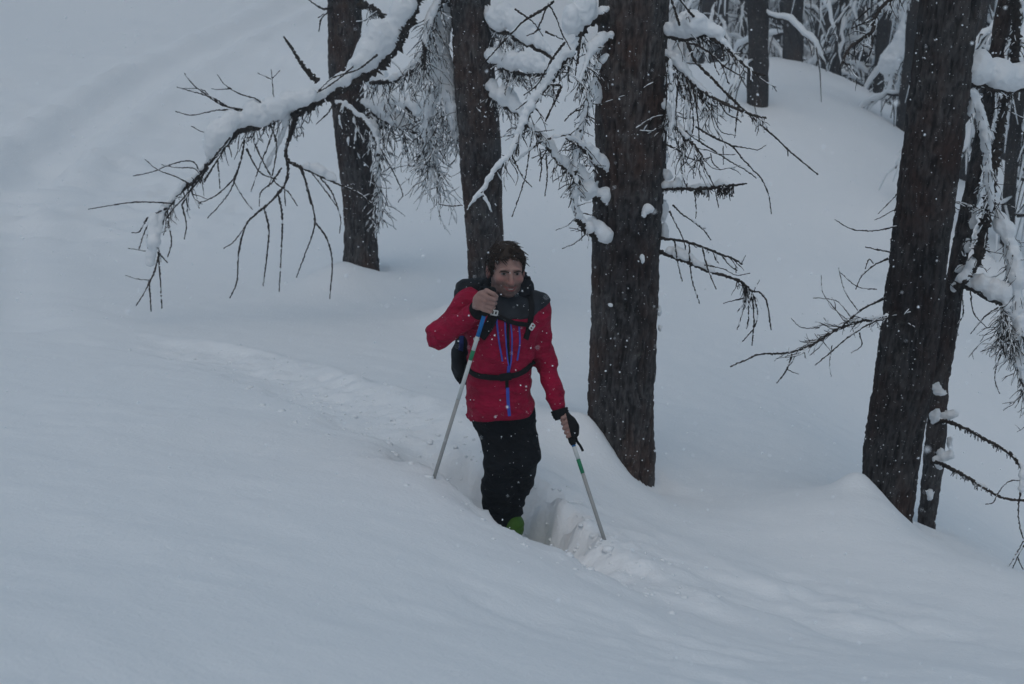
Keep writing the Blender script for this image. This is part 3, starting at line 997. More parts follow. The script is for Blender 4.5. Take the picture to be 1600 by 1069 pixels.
c = Limb(T1, Y1, [(520, 160), (532, 166), (548, 175), (566, 188), (581, 206), (590, 226), (592, 244)], (5, 4, 3, 1.5), (-0.35, -0.45), 8)
c.snow([(0, 8), (0.3, 12), (0.7, 10), (1, 5)], 0.6).spray(16, (18, 60), (0.05, 1), 0.9, 0.4, 0.9, 0.4, 0.4, 0.3).line([(590, 226), (607, 255), (621, 282), (629, 304), (622, 316)], 1.2, 0.7, -0.4).line([(534, 170), (541, 200), (545, 228)], 1.1, 0.8, -0.4, 3).line([(552, 180), (556, 205), (553, 232)], 1.1, 0.8, -0.4, 3).done()
c = Limb(T1, Y1, [(572, 170), (584, 200), (589, 240), (592, 290), (594, 340)], (4, 3, 2, 1.5), (-0.2, -0.3), 9)
c.snow([(0, 12), (0.3, 15), (0.6, 12), (1, 5)], 0.1).spray(60, (20, 60), (0.1, 1), 1.3, 0.4, 0.85, 0.2, 0.5, 0.3).done()
c = Limb(T1, Y1, [(560, 5), (578, 12), (592, 18), (600, 30)], (6, 4, 2), (-0.15, -0.3), 10)
c.spray(40, (10, 35), (0.3, 1), 0.6, 0.6, 0.9, 0.3, 0.5).done()
c = Limb(T1, Y1, [(520, 12), (505, 14), (488, 4), (478, -4)], (2, 1.2, 0.8), (-0.1, -0.2), 11)
c.line([(512, 20), (502, 30), (498, 50)], 1.3, 0.8, -0.15).line([(506, 22), (497, 28)], 0.9, 0.6, -0.15).done()

# --- heavily loaded branches between the second and third trunks
c = Limb(T2, Y2, [(752, 30), (770, 43), (790, 52), (812, 63), (838, 76), (866, 92)], (5, 4, 3, 2.5), (0, -0.5), 12)
c.snow([(0.0, 24), (0.3, 36), (0.6, 30), (0.85, 20), (1, 8)], 0.8).lump(782, 22, 18, 18, -0.2).lump(822, 45, 17, 13, -0.3).spray(46, (14, 50), (0.1, 0.6), 1.1, 0.4, 0.9, 0.3, 0.5, 0.1).done()
c = Limb(T2, Y2, [(758, 86), (776, 100), (794, 110), (812, 122)], (4, 3, 2), (-0.1, -0.35), 13)
c.snow([(0, 18), (0.5, 23), (1, 10)], 0.8).lump(772, 88, 13, 10, -0.2).spray(44, (10, 44), (0.1, 1), 0.7, 0.5, 0.9, 0.4, 0.6).done()
c = Limb(T2, Y2, [(760, 140), (776, 157), (796, 170), (816, 184)], (4, 3, 2), (-0.1, -0.35), 14)
c.snow([(0, 20), (0.5, 26), (1, 10)], 0.8).lump(790, 148, 15, 13, -0.25).spray(48, (10, 46), (0.1, 1), 0.7, 0.5, 0.9, 0.4, 0.6).done()
c = Limb(T2, Y2, [(780, 108), (805, 114), (831, 117), (856, 115)], (3, 2.5, 1.5), (-0.2, -0.6), 15)
c.snow([(0, 22), (0.5, 30), (1, 12)], 0.8).spray(40, (8, 36), (0.1, 1), 0.6, 0.5, 0.9, 0.4, 0.6).done()

N = Limb(T3, Y3, [(960, 14), (941, 26), (924, 33), (909, 46), (905, 70), (893, 84), (881, 96), (868, 116), (855, 132), (842, 152), (831, 170), (820, 192), (810, 213), (800, 236), (784, 258), (772, 272), (760, 290), (748, 307), (735, 322), (727, 340)],
         (8, 6, 5, 4, 3, 2.5, 2, 1.6, 1.2), (-0.1, -0.6), 20)
N.snow([(0.0, 10), (0.10, 24), (0.2, 20), (0.3, 15), (0.5, 16), (0.65, 14), (0.75, 10), (0.9, 7), (1, 5)], 0.7).lump(915, 10, 19, 21, -0.2).lump(890, 30, 14, 19, -0.25)
y = -0.35
N.line([(908, 50), (905, 75), (903, 100)], 2.4, 1.2, y).line([(883, 66), (863, 92), (850, 115), (838, 134), (818, 149)], 1.9, 0.8, y).line([(866, 2), (845, 17), (820, 32), (803, 48), (775, 78), (750, 105)], 2.0, 0.8, y - 0.3)
N.line([(857, 5), (868, 25), (874, 41), (881, 58), (892, 78)], 1.4, 0.8, y).line([(854, 9), (846, 32), (836, 50), (822, 56)], 1.4, 0.8, y).line([(804, 14), (822, 26), (836, 38), (849, 57)], 1.4, 0.8, y)
N.line([(836, 50), (845, 45)], 1.0, 0.7, y).line([(852, 50), (868, 57), (880, 62)], 1.3, 0.9, y).line([(877, 135), (868, 156), (860, 172), (852, 190)], 2.0, 1.3, y)
N.line([(860, 132), (877, 134)], 1.8, 1.2, y).line([(902, 91), (899, 118)], 1.2, 0.8, y).line([(888, 103), (889, 125), (895, 130)], 1.3, 0.8, y).line([(907, 171), (893, 177), (882, 190)], 1.5, 0.8, y)
N.line([(798, 239), (817, 277), (831, 292)], 1.3, 0.8, y).line([(821, 277), (812, 305), (800, 339)], 1.3, 0.8, y).line([(832, 206), (827, 240), (821, 277)], 1.2, 0.9, y).line([(892, 210), (870, 214), (847, 221), (822, 240), (800, 258)], 1.5, 0.8, y, 5)
N.line([(723, 321), (705, 322), (686, 319)], 0.9, 0.5, y - 0.2).line([(752, 300), (762, 318), (768, 332)], 1.8, 1.0, y - 0.2, 5).line([(840, 150), (822, 160), (806, 172)], 1.2, 0.7, y).line([(812, 205), (800, 200), (792, 206)], 1.0, 0.7, y)
N.spray(80, (12, 50), (0.15, 0.75), 0.8, 0.5, 1.0, 0.3, 0.5, 0.12).done()

c = Limb(T3, Y3, [(958, 58), (939, 67), (924, 84), (914, 106), (906, 132)], (4, 3, 2, 1.3), (-0.12, -0.35), 21)
c.snow([(0.0, 14), (0.5, 16), (1, 8)], 0.5).line([(921, 90), (917, 126), (907, 143)], 1.4, 0.8, -0.25).spray(34, (14, 55), (0.2, 1), 0.9, 0.5, 1.0, 0.3, 0.5, 0.15).done()
c = Limb(T3, Y3, [(950, 88), (934, 104), (928, 130), (921, 158), (908, 198), (900, 235), (899, 262), (901, 288)], (3.5, 3, 2.5, 2, 1.5), (-0.15, -0.3), 22)
c.snow([(0.0, 14), (0.3, 16), (0.6, 13), (0.85, 12), (1, 7)], 0.15).spray(54, (14, 60), (0.15, 1), 0.9, 0.6, 0.95, 0.2, 0.5, 0.15).done()
c = Limb(T3, Y3, [(948, 272), (935, 262), (918, 240), (902, 226), (884, 216)], (5, 4, 2.5, 1.5), (-0.12, -0.35), 23)
c.snow([(0.0, 22), (0.4, 22), (1, 8)], 0.7).spray(26, (12, 45), (0.2, 1), 0.7, 0.5, 1.0, 0.4, 0.5, 0.1).done()
c = Limb(T3, Y3, [(945, 318), (928, 307), (899, 278), (877, 258), (855, 229), (836, 206), (822, 196)], (4.5, 3.5, 2.8, 2, 1.3), (-0.12, -0.4), 24)
c.snow([(0.0, 24), (0.3, 20), (0.6, 14), (1, 8)], 0.7).line([(843, 232), (846, 260), (843, 284)], 1.2, 0.8, -0.3).line([(853, 239), (855, 275), (851, 307)], 1.2, 0.8, -0.3).line([(886, 262), (877, 275), (864, 283)], 1.1, 0.7, -0.25).spray(30, (12, 45), (0.2, 1), 0.8, 0.4, 1.0, 0.4, 0.5, 0.1).done()
c = Limb(T3, Y3, [(948, 380), (931, 370), (917, 360), (904, 344), (898, 320), (898, 292), (900, 268)], (5, 4.5, 3.5, 2.5, 1.8), (-0.12, -0.3), 25)
c.snow([(0.0, 26), (0.25, 26), (0.5, 14), (0.8, 10), (1, 6)], 0.6).lump(917, 296, 13, 14, -0.2).line([(908, 352), (900, 340), (888, 352), (868, 360)], 0.8, 0.5, -0.2).line([(915, 366), (898, 380), (878, 389)], 1.0, 0.6, -0.2).line([(897, 300), (888, 325)], 1.2, 0.8, -0.2).line([(900, 330), (915, 334), (932, 338)], 1.0, 0.7, -0.2).spray(14, (10, 34), (0.2, 1), 0.5, 0.6, 1.0, 0.4, 0.4).done()

# --- third tree, right side
R = Limb(T3, Y3, [(1028, 52), (1044, 56), (1065, 62), (1082, 60), (1106, 58), (1132, 71), (1154, 94), (1178, 113), (1196, 118)], (4, 3.5, 3, 2.5, 2, 1.2), (-0.05, -0.35), 30)
R.snow([(0.05, 16), (0.25, 30), (0.4, 34), (0.55, 14), (0.7, 6), (0.9, 3)], 0.8).lump(1088, 36, 16, 16, -0.2)
y = -0.25
R.line([(1072, 67), (1090, 71), (1113, 86), (1128, 102), (1139, 132)], 2.0, 0.9, y).line([(1128, 102), (1146, 112), (1165, 124)], 1.3, 0.7, y).line([(1113, 88), (1118, 105), (1124, 118)], 1.0, 0.7, y)
R.line([(1074, 66), (1080, 82), (1087, 97), (1110, 120), (1132, 143), (1158, 168), (1184, 191), (1214, 217), (1237, 239), (1260, 258), (1278, 273)], 2.3, 1.0, y)
R.line([(1231, 234), (1231, 244)], 1.2, 0.9, y).line([(1154, 165), (1150, 195), (1148, 215)], 1.4, 0.9, y).line([(1184, 190), (1180, 206)], 1.0, 0.8, y)
R.line([(1062, 40), (1055, 18), (1048, -5)], 2.0, 1.4, y).line([(1084, 27), (1072, 12), (1060, -4)], 1.8, 1.2, y)
R.spray(44, (12, 50), (0.15, 0.9), 0.6, 0.5, 1.0, 0.4, 0.5).done()
R = Limb(T3, Y3, [(1028, 84), (1046, 92), (1062, 108), (1076, 123), (1092, 138), (1110, 150), (1139, 165), (1177, 180), (1198, 185)], (4.5, 3.5, 2.6, 2, 1.2), (-0.05, -0.35), 31)
R.snow([(0.0, 14), (0.15, 18), (0.4, 8), (0.6, 4)], 0.7)
y = -0.2
R.line([(1046, 90), (1048, 125), (1051, 180), (1048, 212)], 1.8, 0.9, y, 6).line([(1053, 108), (1066, 142), (1075, 176), (1078, 212)], 1.8, 0.9, y, 6).line([(1080, 128), (1087, 158), (1091, 195), (1093, 222)], 1.6, 0.9, y)
R.line([(1072, 120), (1080, 160), (1083, 200), (1070, 235)], 1.4, 0.8, y).line([(1092, 150), (1112, 176), (1126, 205), (1150, 212)], 1.3, 0.7, y).line([(1124, 160), (1136, 178), (1150, 185), (1158, 191)], 1.2, 0.8, y)
R.line([(1060, 130), (1056, 175), (1060, 215)], 1.3, 0.8, y).line([(1040, 96), (1042, 140), (1039, 190)], 1.4, 0.8, y)
R.line([(1087, 198), (1102, 207), (1120, 217), (1143, 228), (1160, 248), (1176, 265), (1190, 280), (1201, 305), (1205, 334)], 1.7, 0.8, y).line([(1143, 228), (1170, 232), (1185, 234), (1196, 227)], 1.1, 0.6, y)
R.line([(1070, 205), (1088, 218), (1110, 232), (1139, 251), (1165, 266), (1182, 279)], 1.5, 0.8, y).line([(1040, 225), (1060, 235), (1075, 246), (1092, 250), (1110, 246)], 1.5, 0.8, y).line([(1110, 240), (1114, 255), (1126, 266)], 1.0, 0.7, y)
R.line([(1084, 240), (1100, 262), (1115, 290), (1123, 325)], 1.2, 0.7, y).line([(1065, 235), (1066, 270), (1072, 292)], 1.1, 0.7, y).line([(1130, 228), (1130, 258)], 1.0, 0.7, y).line([(1085, 300), (1088, 325), (1087, 342)], 1.1, 0.7, y)
R.spray(60, (20, 80), (0.05, 0.55), 1.1, 0.3, 0.9, 0.4, 0.5, 0.12).spray(14, (10, 36), (0.5, 1), 0.6, 0.5, 0.9).done()
R = Limb(T3, Y3, [(1028, 165), (1042, 175), (1055, 196), (1068, 212), (1084, 226), (1098, 246)], (3.5, 2.6, 2, 1.2), (-0.03, -0.3), 32)
R.snow([(0.0, 16), (0.3, 14), (0.7, 6)], 0.6).spray(44, (20, 75), (0.1, 1), 0.9, 0.5, 0.9, 0.5, 0.5, 0.1).done()
R = Limb(T3, Y3, [(1026, 294), (1045, 295), (1066, 295), (1085, 295), (1110, 293), (1130, 291), (1150, 289), (1167, 287)], (3.2, 2.6, 2.6, 3, 2.2, 1.0), (-0.05, -0.25), 33)
R.snow([(0.05, 12), (0.25, 12), (0.3, 3), (0.42, 10), (0.52, 12), (0.62, 6), (0.68, 12), (0.75, 12), (0.82, 3)], 0.8)
R.spray(60, (4, 15), (0.42, 0.58), 1.6, 0.3, 1.2, 0.1, 0.3).spray(70, (4, 20), (0.68, 0.85), 1.6, 0.3, 1.2, 0.1, 0.3).spray(24, (3, 9), (0.02, 0.3), 1.6, 0.3, 1.2, 0.1, 0.2).done()
R = Limb(T3, Y3, [(1026, 372), (1045, 374), (1068, 377), (1098, 386), (1127, 398), (1145, 404), (1160, 413)], (2.4, 2, 1.6, 1), (-0.05, -0.3), 34)
R.line([(1077, 380), (1078, 410), (1082, 440), (1093, 474)], 1.2, 0.8, -0.2).line([(1097, 386), (1106, 420), (1119, 452)], 1.2, 0.8, -0.2).line([(1054, 375), (1058, 405), (1066, 440)], 1.1, 0.8, -0.15).line([(1127, 398), (1140, 415), (1152, 423)], 1.0, 0.7, -0.25)
R.line([(1051, 320), (1065, 334), (1080, 344), (1098, 358), (1111, 375)], 1.3, 0.8, -0.15).line([(1046, 330), (1056, 350), (1066, 370), (1072, 390)], 1.2, 0.8, -0.15).line([(1080, 344), (1095, 356), (1103, 357)], 0.9, 0.6, -0.15).line([(1158, 412), (1165, 399)], 0.9, 0.6, -0.28).spray(8, (8, 24), (0.2, 1), 0.5, 0.5, 0.9).done()
R = Limb(T3, Y3, [(1026, 391), (1040, 397), (1068, 407), (1102, 422), (1136, 432), (1157, 440), (1166, 448), (1175, 456)], (3, 2.6, 2.2, 2, 1.6), (-0.05, -0.35), 35)
R.snow([(0.1, 14), (0.3, 13), (0.5, 12), (0.58, 4)], 0.8)
y = -0.33
R.line([(1175, 455), (1188, 458), (1198, 472), (1205, 516)], 1.4, 0.9, y).line([(1166, 446), (1162, 480), (1152, 515)], 1.3, 0.8, y).line([(1168, 450), (1170, 490), (1167, 514)], 1.3, 0.8, y).line([(1175, 457), (1178, 500), (1175, 540)], 1.4, 0.8, y)
R.line([(1178, 462), (1184, 492), (1178, 512), (1160, 534)], 1.2, 0.7, y).line([(1162, 466), (1145, 470), (1130, 474)], 1.0, 0.6, y).line([(1178, 454), (1187, 438)], 0.9, 0.6, y).line([(1100, 414), (1130, 420), (1150, 430), (1172, 427)], 1.0, 0.6, y)
R.spray(24, (12, 40), (0.75, 1), 1.2, 0.4, 0.9, 0.4, 0.4).done()
clumps(T3, Y3, [(1036, 248, 9, 10, 0.0), (1042, 272, 8, 8, -0.05), (1036, 330, 8, 18, 0.0), (1037, 360, 7, 14, 0.0), (1036, 118, 5, 14, -0.05), (936, 150, 6, 18, -0.08), (936, 300, 7, 14, -0.06), (929, 350, 6, 12, -0.05), (1030, 485, 3, 8, -0.02), (1031, 512, 3, 6, -0.02)])
clumps(T3, Y3, [(1012, 327, 8, 7, -0.165), (1006, 334, 3.5, 6, -0.17), (1002, 404, 3.5, 8, -0.18), (952, 476, 4, 4, -0.17)], 'snow_patch')

# --- fourth tree, leaning, right
Q = Limb(T4, Y4, [(1400, 488), (1383, 496), (1346, 502), (1304, 517), (1271, 538), (1234, 551), (1187, 554), (1165, 563), (1141, 573)], (2.8, 2.2, 1.8, 1.3, 0.8), (-0.1, -0.5), 40)
y = -0.25
Q.line([(1384, 465), (1374, 470), (1346, 484), (1318, 508), (1281, 532)], 1.8, 1.0, y).line([(1380, 500), (1365, 503), (1327, 526), (1294, 554), (1273, 571)], 1.5, 0.7, y).line([(1238, 553), (1228, 580), (1213, 599)], 1.4, 0.8, y).line([(1228, 576), (1240, 582), (1248, 584)], 0.8, 0.6, y)
Q.line([(1281, 512), (1253, 512), (1236, 497)], 0.9, 0.5, y).line([(1322, 505), (1304, 482), (1286, 458), (1283, 430)], 0.9, 0.5, y).line([(1330, 496), (1310, 472), (1290, 467), (1270, 466)], 0.8, 0.5, y).line([(1343, 520), (1346, 540), (1330, 551)], 1.0, 0.6, y).line([(1300, 540), (1296, 570), (1299, 589)], 0.8, 0.5, y)
Q.line([(1280, 530), (1250, 545), (1235, 570)], 0.8, 0.5, y).line([(1340, 485), (1320, 455), (1310, 418)], 0.8, 0.5, y).line([(1370, 452), (1340, 448), (1312, 425)], 0.8, 0.5, y)
Q.line([(1388, 404), (1365, 415), (1346, 432), (1337, 452)], 1.5, 0.8, -0.1).line([(1392, 394), (1370, 390), (1352, 386)], 1.4, 0.9, -0.1).line([(1365, 412), (1358, 405), (1352, 420)], 1.0, 0.7, -0.1).line([(1402, 354), (1378, 359), (1355, 361), (1328, 357), (1304, 343)], 1.2, 0.6, -0.1)
Q.line([(1405, 300), (1388, 318), (1372, 334)], 0.9, 0.6, -0.1).line([(1400, 326), (1380, 338), (1366, 344)], 0.8, 0.5, -0.1)
Q.spray(44, (12, 50), (0.05, 0.6), 0.15, 0.9, 0.8, 0.7, 0.5, 0, 0.0).snow([(0.05, 4), (0.2, 5), (0.3, 3)], 0.8).done()
Q = Limb(T4, Y4, [(1450, -22), (1420, -15), (1385, 4), (1366, 30), (1364, 47), (1345, 62), (1329, 74), (1319, 90), (1312, 108)], (4, 3, 2.6, 2, 1.1), (-0.05, -0.4), 41)
Q.line([(1362, 50), (1362, 75), (1352, 100)], 1.3, 0.7, -0.3).line([(1368, 28), (1345, 38), (1330, 45)], 1.1, 0.7, -0.3).line([(1360, 12), (1340, 30), (1332, 40)], 1.0, 0.7, -0.3).spray(30, (10, 40), (0.2, 1), 0.6, 0.6, 0.9).done()

T5 = empty('larch_tree', PY(1441, 850, Y5))
tag(T5, 'slim crooked larch pole with snow lumps, touching the leaning trunk at right', 'tree', 'larch trees near the skier')
trunk_mesh('trunk', PIX5, Y5, M_BARK, T5, top_extra=0.05, seed=5, bark=0.010, res=(40, 0.022), top_r=0.9)
c = Limb(T5, Y5, [(1492, 452), (1510, 430), (1528, 402), (1537, 362), (1546, 310), (1553, 258), (1562, 205), (1571, 160), (1583, 110), (1587, 60), (1587, -30), (1590, -150)], (8, 7, 6.5, 6, 6, 5.5, 5), (-0.12, -0.1), 50)
c.snow([(0.0, 14), (0.08, 16), (0.12, 2), (0.2, 2), (0.24, 12), (0.28, 2), (0.5, 2), (0.6, 7), (0.65, 2), (0.75, 6), (1, 4)], 0.5).spray(60, (12, 50), (0.05, 0.7), 0.6, 0.7, 0.9, 0.2, 0.5, 0.2).done()
c = Limb(T4, Y4, [(1500, 128), (1515, 132), (1532, 134), (1552, 141), (1574, 144), (1605, 140)], (3.5, 3, 2.5, 2), (0.05, 0.2), 51)
c.snow([(0.0, 34), (0.2, 44), (0.5, 44), (0.75, 40), (1, 40)], 0.85).lump(1535, 112, 18, 17, 0.1).lump(1560, 112, 18, 18, 0.12).spray(26, (8, 30), (0.1, 0.9), 0.9, 0.4, 0.9).done()
c = Limb(T4, Y4, [(1505, 140), (1522, 150), (1533, 185), (1541, 235), (1546, 290), (1548, 330)], (3, 2.5, 2, 1.5), (0.05, 0.2), 52)
c.snow([(0.0, 12), (0.2, 19), (0.6, 19), (0.9, 16), (1, 8)], 0.1).lump(1518, 160, 7, 18, 0.1).spray(50, (10, 60), (0.05, 1), 1.0, 0.5, 0.9, 0.2, 0.5, 0.15).done()
c = Limb(T5, Y5, [(1544, 318), (1556, 328), (1570, 350), (1582, 392), (1589, 440), (1592, 500), (1596, 540)], (3, 2.5, 2, 1.5), (-0.05, -0.2), 53)
c.snow([(0.05, 14), (0.2, 24), (0.5, 24), (0.8, 22), (1, 10)], -0.25).spray(90, (14, 60), (0.2, 1), 1.0, 0.5, 0.9, 0.2, 0.6, 0.1).done()
c = Limb(T5, Y5, [(1488, 446), (1500, 447), (1514, 450), (1530, 458), (1546, 469), (1562, 474), (1572, 492), (1576, 530)], (4, 3.5, 3.5, 3, 2, 1.5), (-0.05, -0.2), 54)
c.snow([(0.1, 10), (0.3, 24), (0.55, 30), (0.68, 12)], 0.8).line([(1502, 455), (1505, 490), (1494, 510)], 1.3, 0.7, -0.1).line([(1494, 505), (1497, 525)], 1.0, 0.7, -0.1).line([(1516, 456), (1522, 490), (1542, 512)], 1.2, 0.7, -0.12).line([(1560, 480), (1540, 494), (1516, 522)], 1.1, 0.7, -0.15)
c.line([(1556, 540), (1545, 545), (1532, 550)], 0.9, 0.6, -0.2).line([(1565, 550), (1555, 580), (1556, 600), (1562, 615)], 1.2, 0.7, -0.2).spray(80, (16, 70), (0.6, 1), 1.2, 0.4, 0.95, 0.3, 0.6, 0.05).done()
c = Limb(T5, Y5, [(1600, 470, 0.05), (1592, 500), (1590, 540), (1596, 580), (1604, 620)], (3, 2.5, 2, 1.5), (-0.15, -0.25), 55)
c.spray(60, (14, 60), (0.1, 1), 1.2, 0.4, 0.95, 0.3, 0.6, 0.1).snow([(0, 18), (0.5, 16), (1, 6)], 0.2).done()
c = Limb(T5, Y5, [(1461, 662), (1474, 658), (1488, 661), (1505, 668), (1540, 687), (1565, 700), (1585, 716), (1597, 736), (1596, 762), (1591, 792), (1593, 822), (1599, 842)], (3, 2.6, 2.4, 2.4, 1.6, 0.9, 0.8), (-0.05, -0.4), 56)
c.snow([(0.42, 2), (0.5, 6), (0.55, 3), (0.58, 12), (0.64, 18), (0.70, 14), (0.74, 3)], 0.8).spray(40, (4, 11), (0.12, 0.62), 1.5, 0.3, 1.1, 0.1, 0.2).line([(1594, 750), (1575, 753), (1560, 770), (1552, 785), (1540, 788)], 1.1, 0.7, -0.35).done()
c = Limb(T5, Y5, [(1456, 722), (1468, 724), (1485, 732), (1510, 745), (1535, 760), (1557, 774), (1577, 780), (1610, 783)], (3, 2.6, 2.2, 2, 1.6), (-0.05, -0.4), 57)
c.snow([(0.45, 2), (0.55, 5), (0.62, 2)], 0.8).spray(30, (4, 12), (0.2, 0.65), 1.5, 0.3, 1.0, 0.1, 0.2).line([(1618, 810), (1605, 835), (1590, 862), (1576, 884), (1564, 893)], 1.2, 0.8, -0.45).line([(1608, 840), (1592, 866), (1584, 884), (1578, 897)], 1.1, 0.7, -0.45).line([(1590, 870), (1594, 882), (1599, 890)], 0.9, 0.7, -0.45).done()
c = Limb(T4, Y4, [(1470, 318), (1492, 316), (1512, 319), (1528, 326), (1536, 332)], (1.6, 1.4, 1), (0.1, 0.2), 58)
c.spray(26, (10, 34), (0.1, 1), 0.2, 0.9, 0.8, 0.4, 0.6, 0.1).done()
clumps(T5, Y5, [(1470, 612, 10, 5, -0.045), (1464, 606, 7, 8, -0.045), (1482, 648, 13, 8, -0.05), (1472, 656, 10, 7, -0.055), (1462, 650, 8, 11, -0.05), (1484, 692, 4, 9, -0.03), (1478, 712, 12, 8, -0.06), (1466, 722, 9, 10, -0.06), (1470, 706, 6, 10, -0.06), (1453, 772, 5, 9, -0.05),
                (1500, 420, 7, 7, -0.06), (1520, 340, 7, 14, -0.04), (1524, 300, 7, 18, 0.0), (1510, 385, 6, 12, -0.05)])

# upper crowns of the four large trees, above the picture: loaded boughs that shade what hangs below
def upper_crown(tree, Y, pix, seed, n=6):
    g = np.random.default_rng(seed)
    b = PY(pix[0][0], pix[0][1], Y)
    u = PY(pix[0][0], pix[0][1], Y) - PY(pix[2][0], pix[2][1], Y)
    u = u / np.linalg.norm(u)
    dk, sn = Buf(), Buf()
    for k in range(n):
        s = 2.0 + 5.5 * k / n + g.uniform(0, 0.2)
        p0 = b + u * s * np.array([0.6, 0.6, 1.0])
        a = g.uniform(0, 2 * math.pi)
        R = g.uniform(1.1, 2.6)
        dr = np.array([math.cos(a), math.sin(a), 0])
        dp = R * g.uniform(0.25, 0.5)
        pts = spline(np.array([p0, p0 + dr * R * 0.35 + [0, 0, -dp * 0.1], p0 + dr * R * 0.75 + [0, 0, -dp * 0.5], p0 + dr * R + [0, 0, -dp]]), 0.12)
        m = len(pts)
        dk.tube(pts, np.linspace(0.035, 0.008, m), 5)
        w = g.uniform(0.05, 0.13)
        sn.tube(pts + [0, 0, w * 0.8], w * np.sin(np.linspace(0.3, 2.9, m)) * g.uniform(0.75, 1.25, m), 7)
        for _ in range(14):
            i = g.integers(1, m - 1)
            d = (pts[i + 1] - pts[i]) / 0.12 * 0.7 + g.normal(size=3) * 0.5 + [0, 0, -0.45]
            d = d / np.linalg.norm(d) * g.uniform(0.2, 0.6)
            q = np.array([pts[i], pts[i] + d * 0.6, pts[i] + d + [0, 0, -0.06]])
            dk.tube(q, np.array([0.008, 0.006, 0.003]), 3)
            if g.random() < 0.6: sn.tube(q + [0, 0, 0.02], np.array([0.03, 0.026, 0.01]), 4)
    tag(dk.link('crown', M_TWIG, tree), kind='stuff')
    tag(sn.link('crown_snow', M_LOAD, tree), kind='stuff')


for tr, Yt, px_, sd in ((T1, Y1, PIX1, 201), (T2, Y2, PIX2, 202), (T3, Y3, PIX3, 203), (T4, Y4, PIX4, 204)): upper_crown(tr, Yt, px_, sd)

# --- misty forest beyond the ridge
def plain_trunk(c0, r0, h, lean, mat, parent, seed):
    g = np.random.default_rng(seed)
    n = 44
    s = np.linspace(0, 1, n)
    c = np.array(c0) + np.array([0, 0, -0.8]) + s[:, None] * np.array([lean[0], lean[1], h + 0.8]) + np.stack([0.06 * np.sin(s * 9 + seed), 0.06 * np.cos(s * 7), 0 * s], 1)
    sides = 18
    rad = (r0 * (1.12 - 0.7 * s ** 1.2))[:, None] * (1 + 0.10 * g.normal(size=(n, sides)).clip(-1.5, 1.5))
    b = Buf()
    b.tube(c, rad, sides)
    return b.link('trunk', mat, parent)


def far_tree(base, r0, label, group, seed, h=9.0, n=22, zmin=0.5, twn=13, reach=(0.9, 2.2), frost=0.5, lean=(0, 0), name='larch_tree'):
    g = np.random.default_rng(500 + seed)
    t = empty(name, base)
    tag(t, label, 'tree', group)
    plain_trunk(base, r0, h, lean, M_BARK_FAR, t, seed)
    dk, sn = Buf(), Buf()
    for k in range(n):
        z = zmin + (min(h, 9.0) - zmin) * (k / n) ** 1.1 + g.uniform(0, 0.25)
        a = g.uniform(0, 2 * math.pi)
        R = g.uniform(*reach) * (1.0 if z > 1.2 else 0.6)
        dr = np.array([math.cos(a), math.sin(a), 0])
        p0 = np.array(base) + [0, 0, z] + dr * r0 * 0.8
        dp = min(z * 0.75, R * g.uniform(0.5, 1.1))
        pts = spline(np.array([p0, p0 + dr * R * 0.35 + [0, 0, -dp * 0.12], p0 + dr * R * 0.75 + [0, 0, -dp * 0.5], p0 + dr * R + [0, 0, -dp]]), 0.10)
        m = len(pts)
        pts = pts + g.normal(size=(m, 3)) * 0.015
        dk.tube(pts, np.linspace(0.024, 0.008, m) * g.uniform(0.8, 1.2), 4)
        sw = g.uniform(0.03, 0.07)
        sn.tube(pts + [0, 0, sw * 0.7], sw * np.sin(np.linspace(0.35, 2.9, m)) * g.uniform(0.7, 1.3, m), 6)
        for _ in range(twn):
            i = g.integers(1, m - 1)
            L_ = g.uniform(0.25, 0.85)
            d = (pts[i + 1] - pts[i]) / 0.1 * 0.6 + g.normal(size=3) * 0.5 + [0, 0, -0.7]
            d /= np.linalg.norm(d)
            q = np.array([pts[i], pts[i] + d * L_ * 0.5, pts[i] + d * L_ * 0.75 + [0, 0, -L_ * 0.25]])
            if g.random() < frost * 0.62: sn.tube(q, np.array([0.016, 0.013, 0.006]), 4)
            else: dk.tube(q, np.array([0.012, 0.009, 0.005]), 3)
    b = dk.link('branches', M_TWIG, t)
    tag(b, kind='stuff')
    s = sn.link('snow_cover', M_LOAD, t)
    tag(s, kind='stuff')
    return t


def on_ground(px, py, Y):
    q = PY(px, py, Y)
    return np.array([q[0], Y, float(ground0(q[0], Y))])


FOREST = 'larches in the misty forest beyond the ridge'
g1 = on_ground(1178, 150, 20.3)
far_tree(g1, 0.135, 'solid dark trunk on the snowy ridge right of the thickest tree', 'larches on the ridge', 1, n=16, zmin=0.35, reach=(0.5, 1.3), twn=9)
far_tree(on_ground(1238, 92, 25.0), 0.16, 'dark trunk beside a pale frosted column at the top of the ridge', 'larches on the ridge', 2, n=22, zmin=0.4, reach=(0.6, 1.6), frost=0.7)
far_tree(on_ground(1288, 110, 29.0), 0.21, 'broad hazy trunk just behind the crest of the ridge', 'larches on the ridge', 3, n=26, zmin=0.5, frost=0.6)
far_tree(on_ground(1313, 120, 26.0), 0.075, 'thin pole-like trunk rising from the crest of the ridge', 'larches on the ridge', 4, n=16, zmin=0.4, reach=(0.5, 1.2), frost=0.6)
far_tree(on_ground(1120, 40, 31.0), 0.17, 'hazy trunk at the picture top between the thickest tree and the ridge trunk', 'larches on the ridge', 5, n=24, zmin=0.5, frost=0.6)
far_tree(on_ground(1418, 190, 21.5), 0.17, 'hazy trunk half hidden behind the top of the leaning dark trunk', 'larches on the ridge', 6, n=30, zmin=0.5, frost=0.75, reach=(0.8, 1.9))
far_tree(on_ground(1372, 150, 26.0), 0.13, 'snow-draped tree left of the leaning dark trunk, its boughs hanging to the ridge', 'larches on the ridge', 7, n=34, zmin=0.5, frost=0.8, reach=(0.8, 1.8))
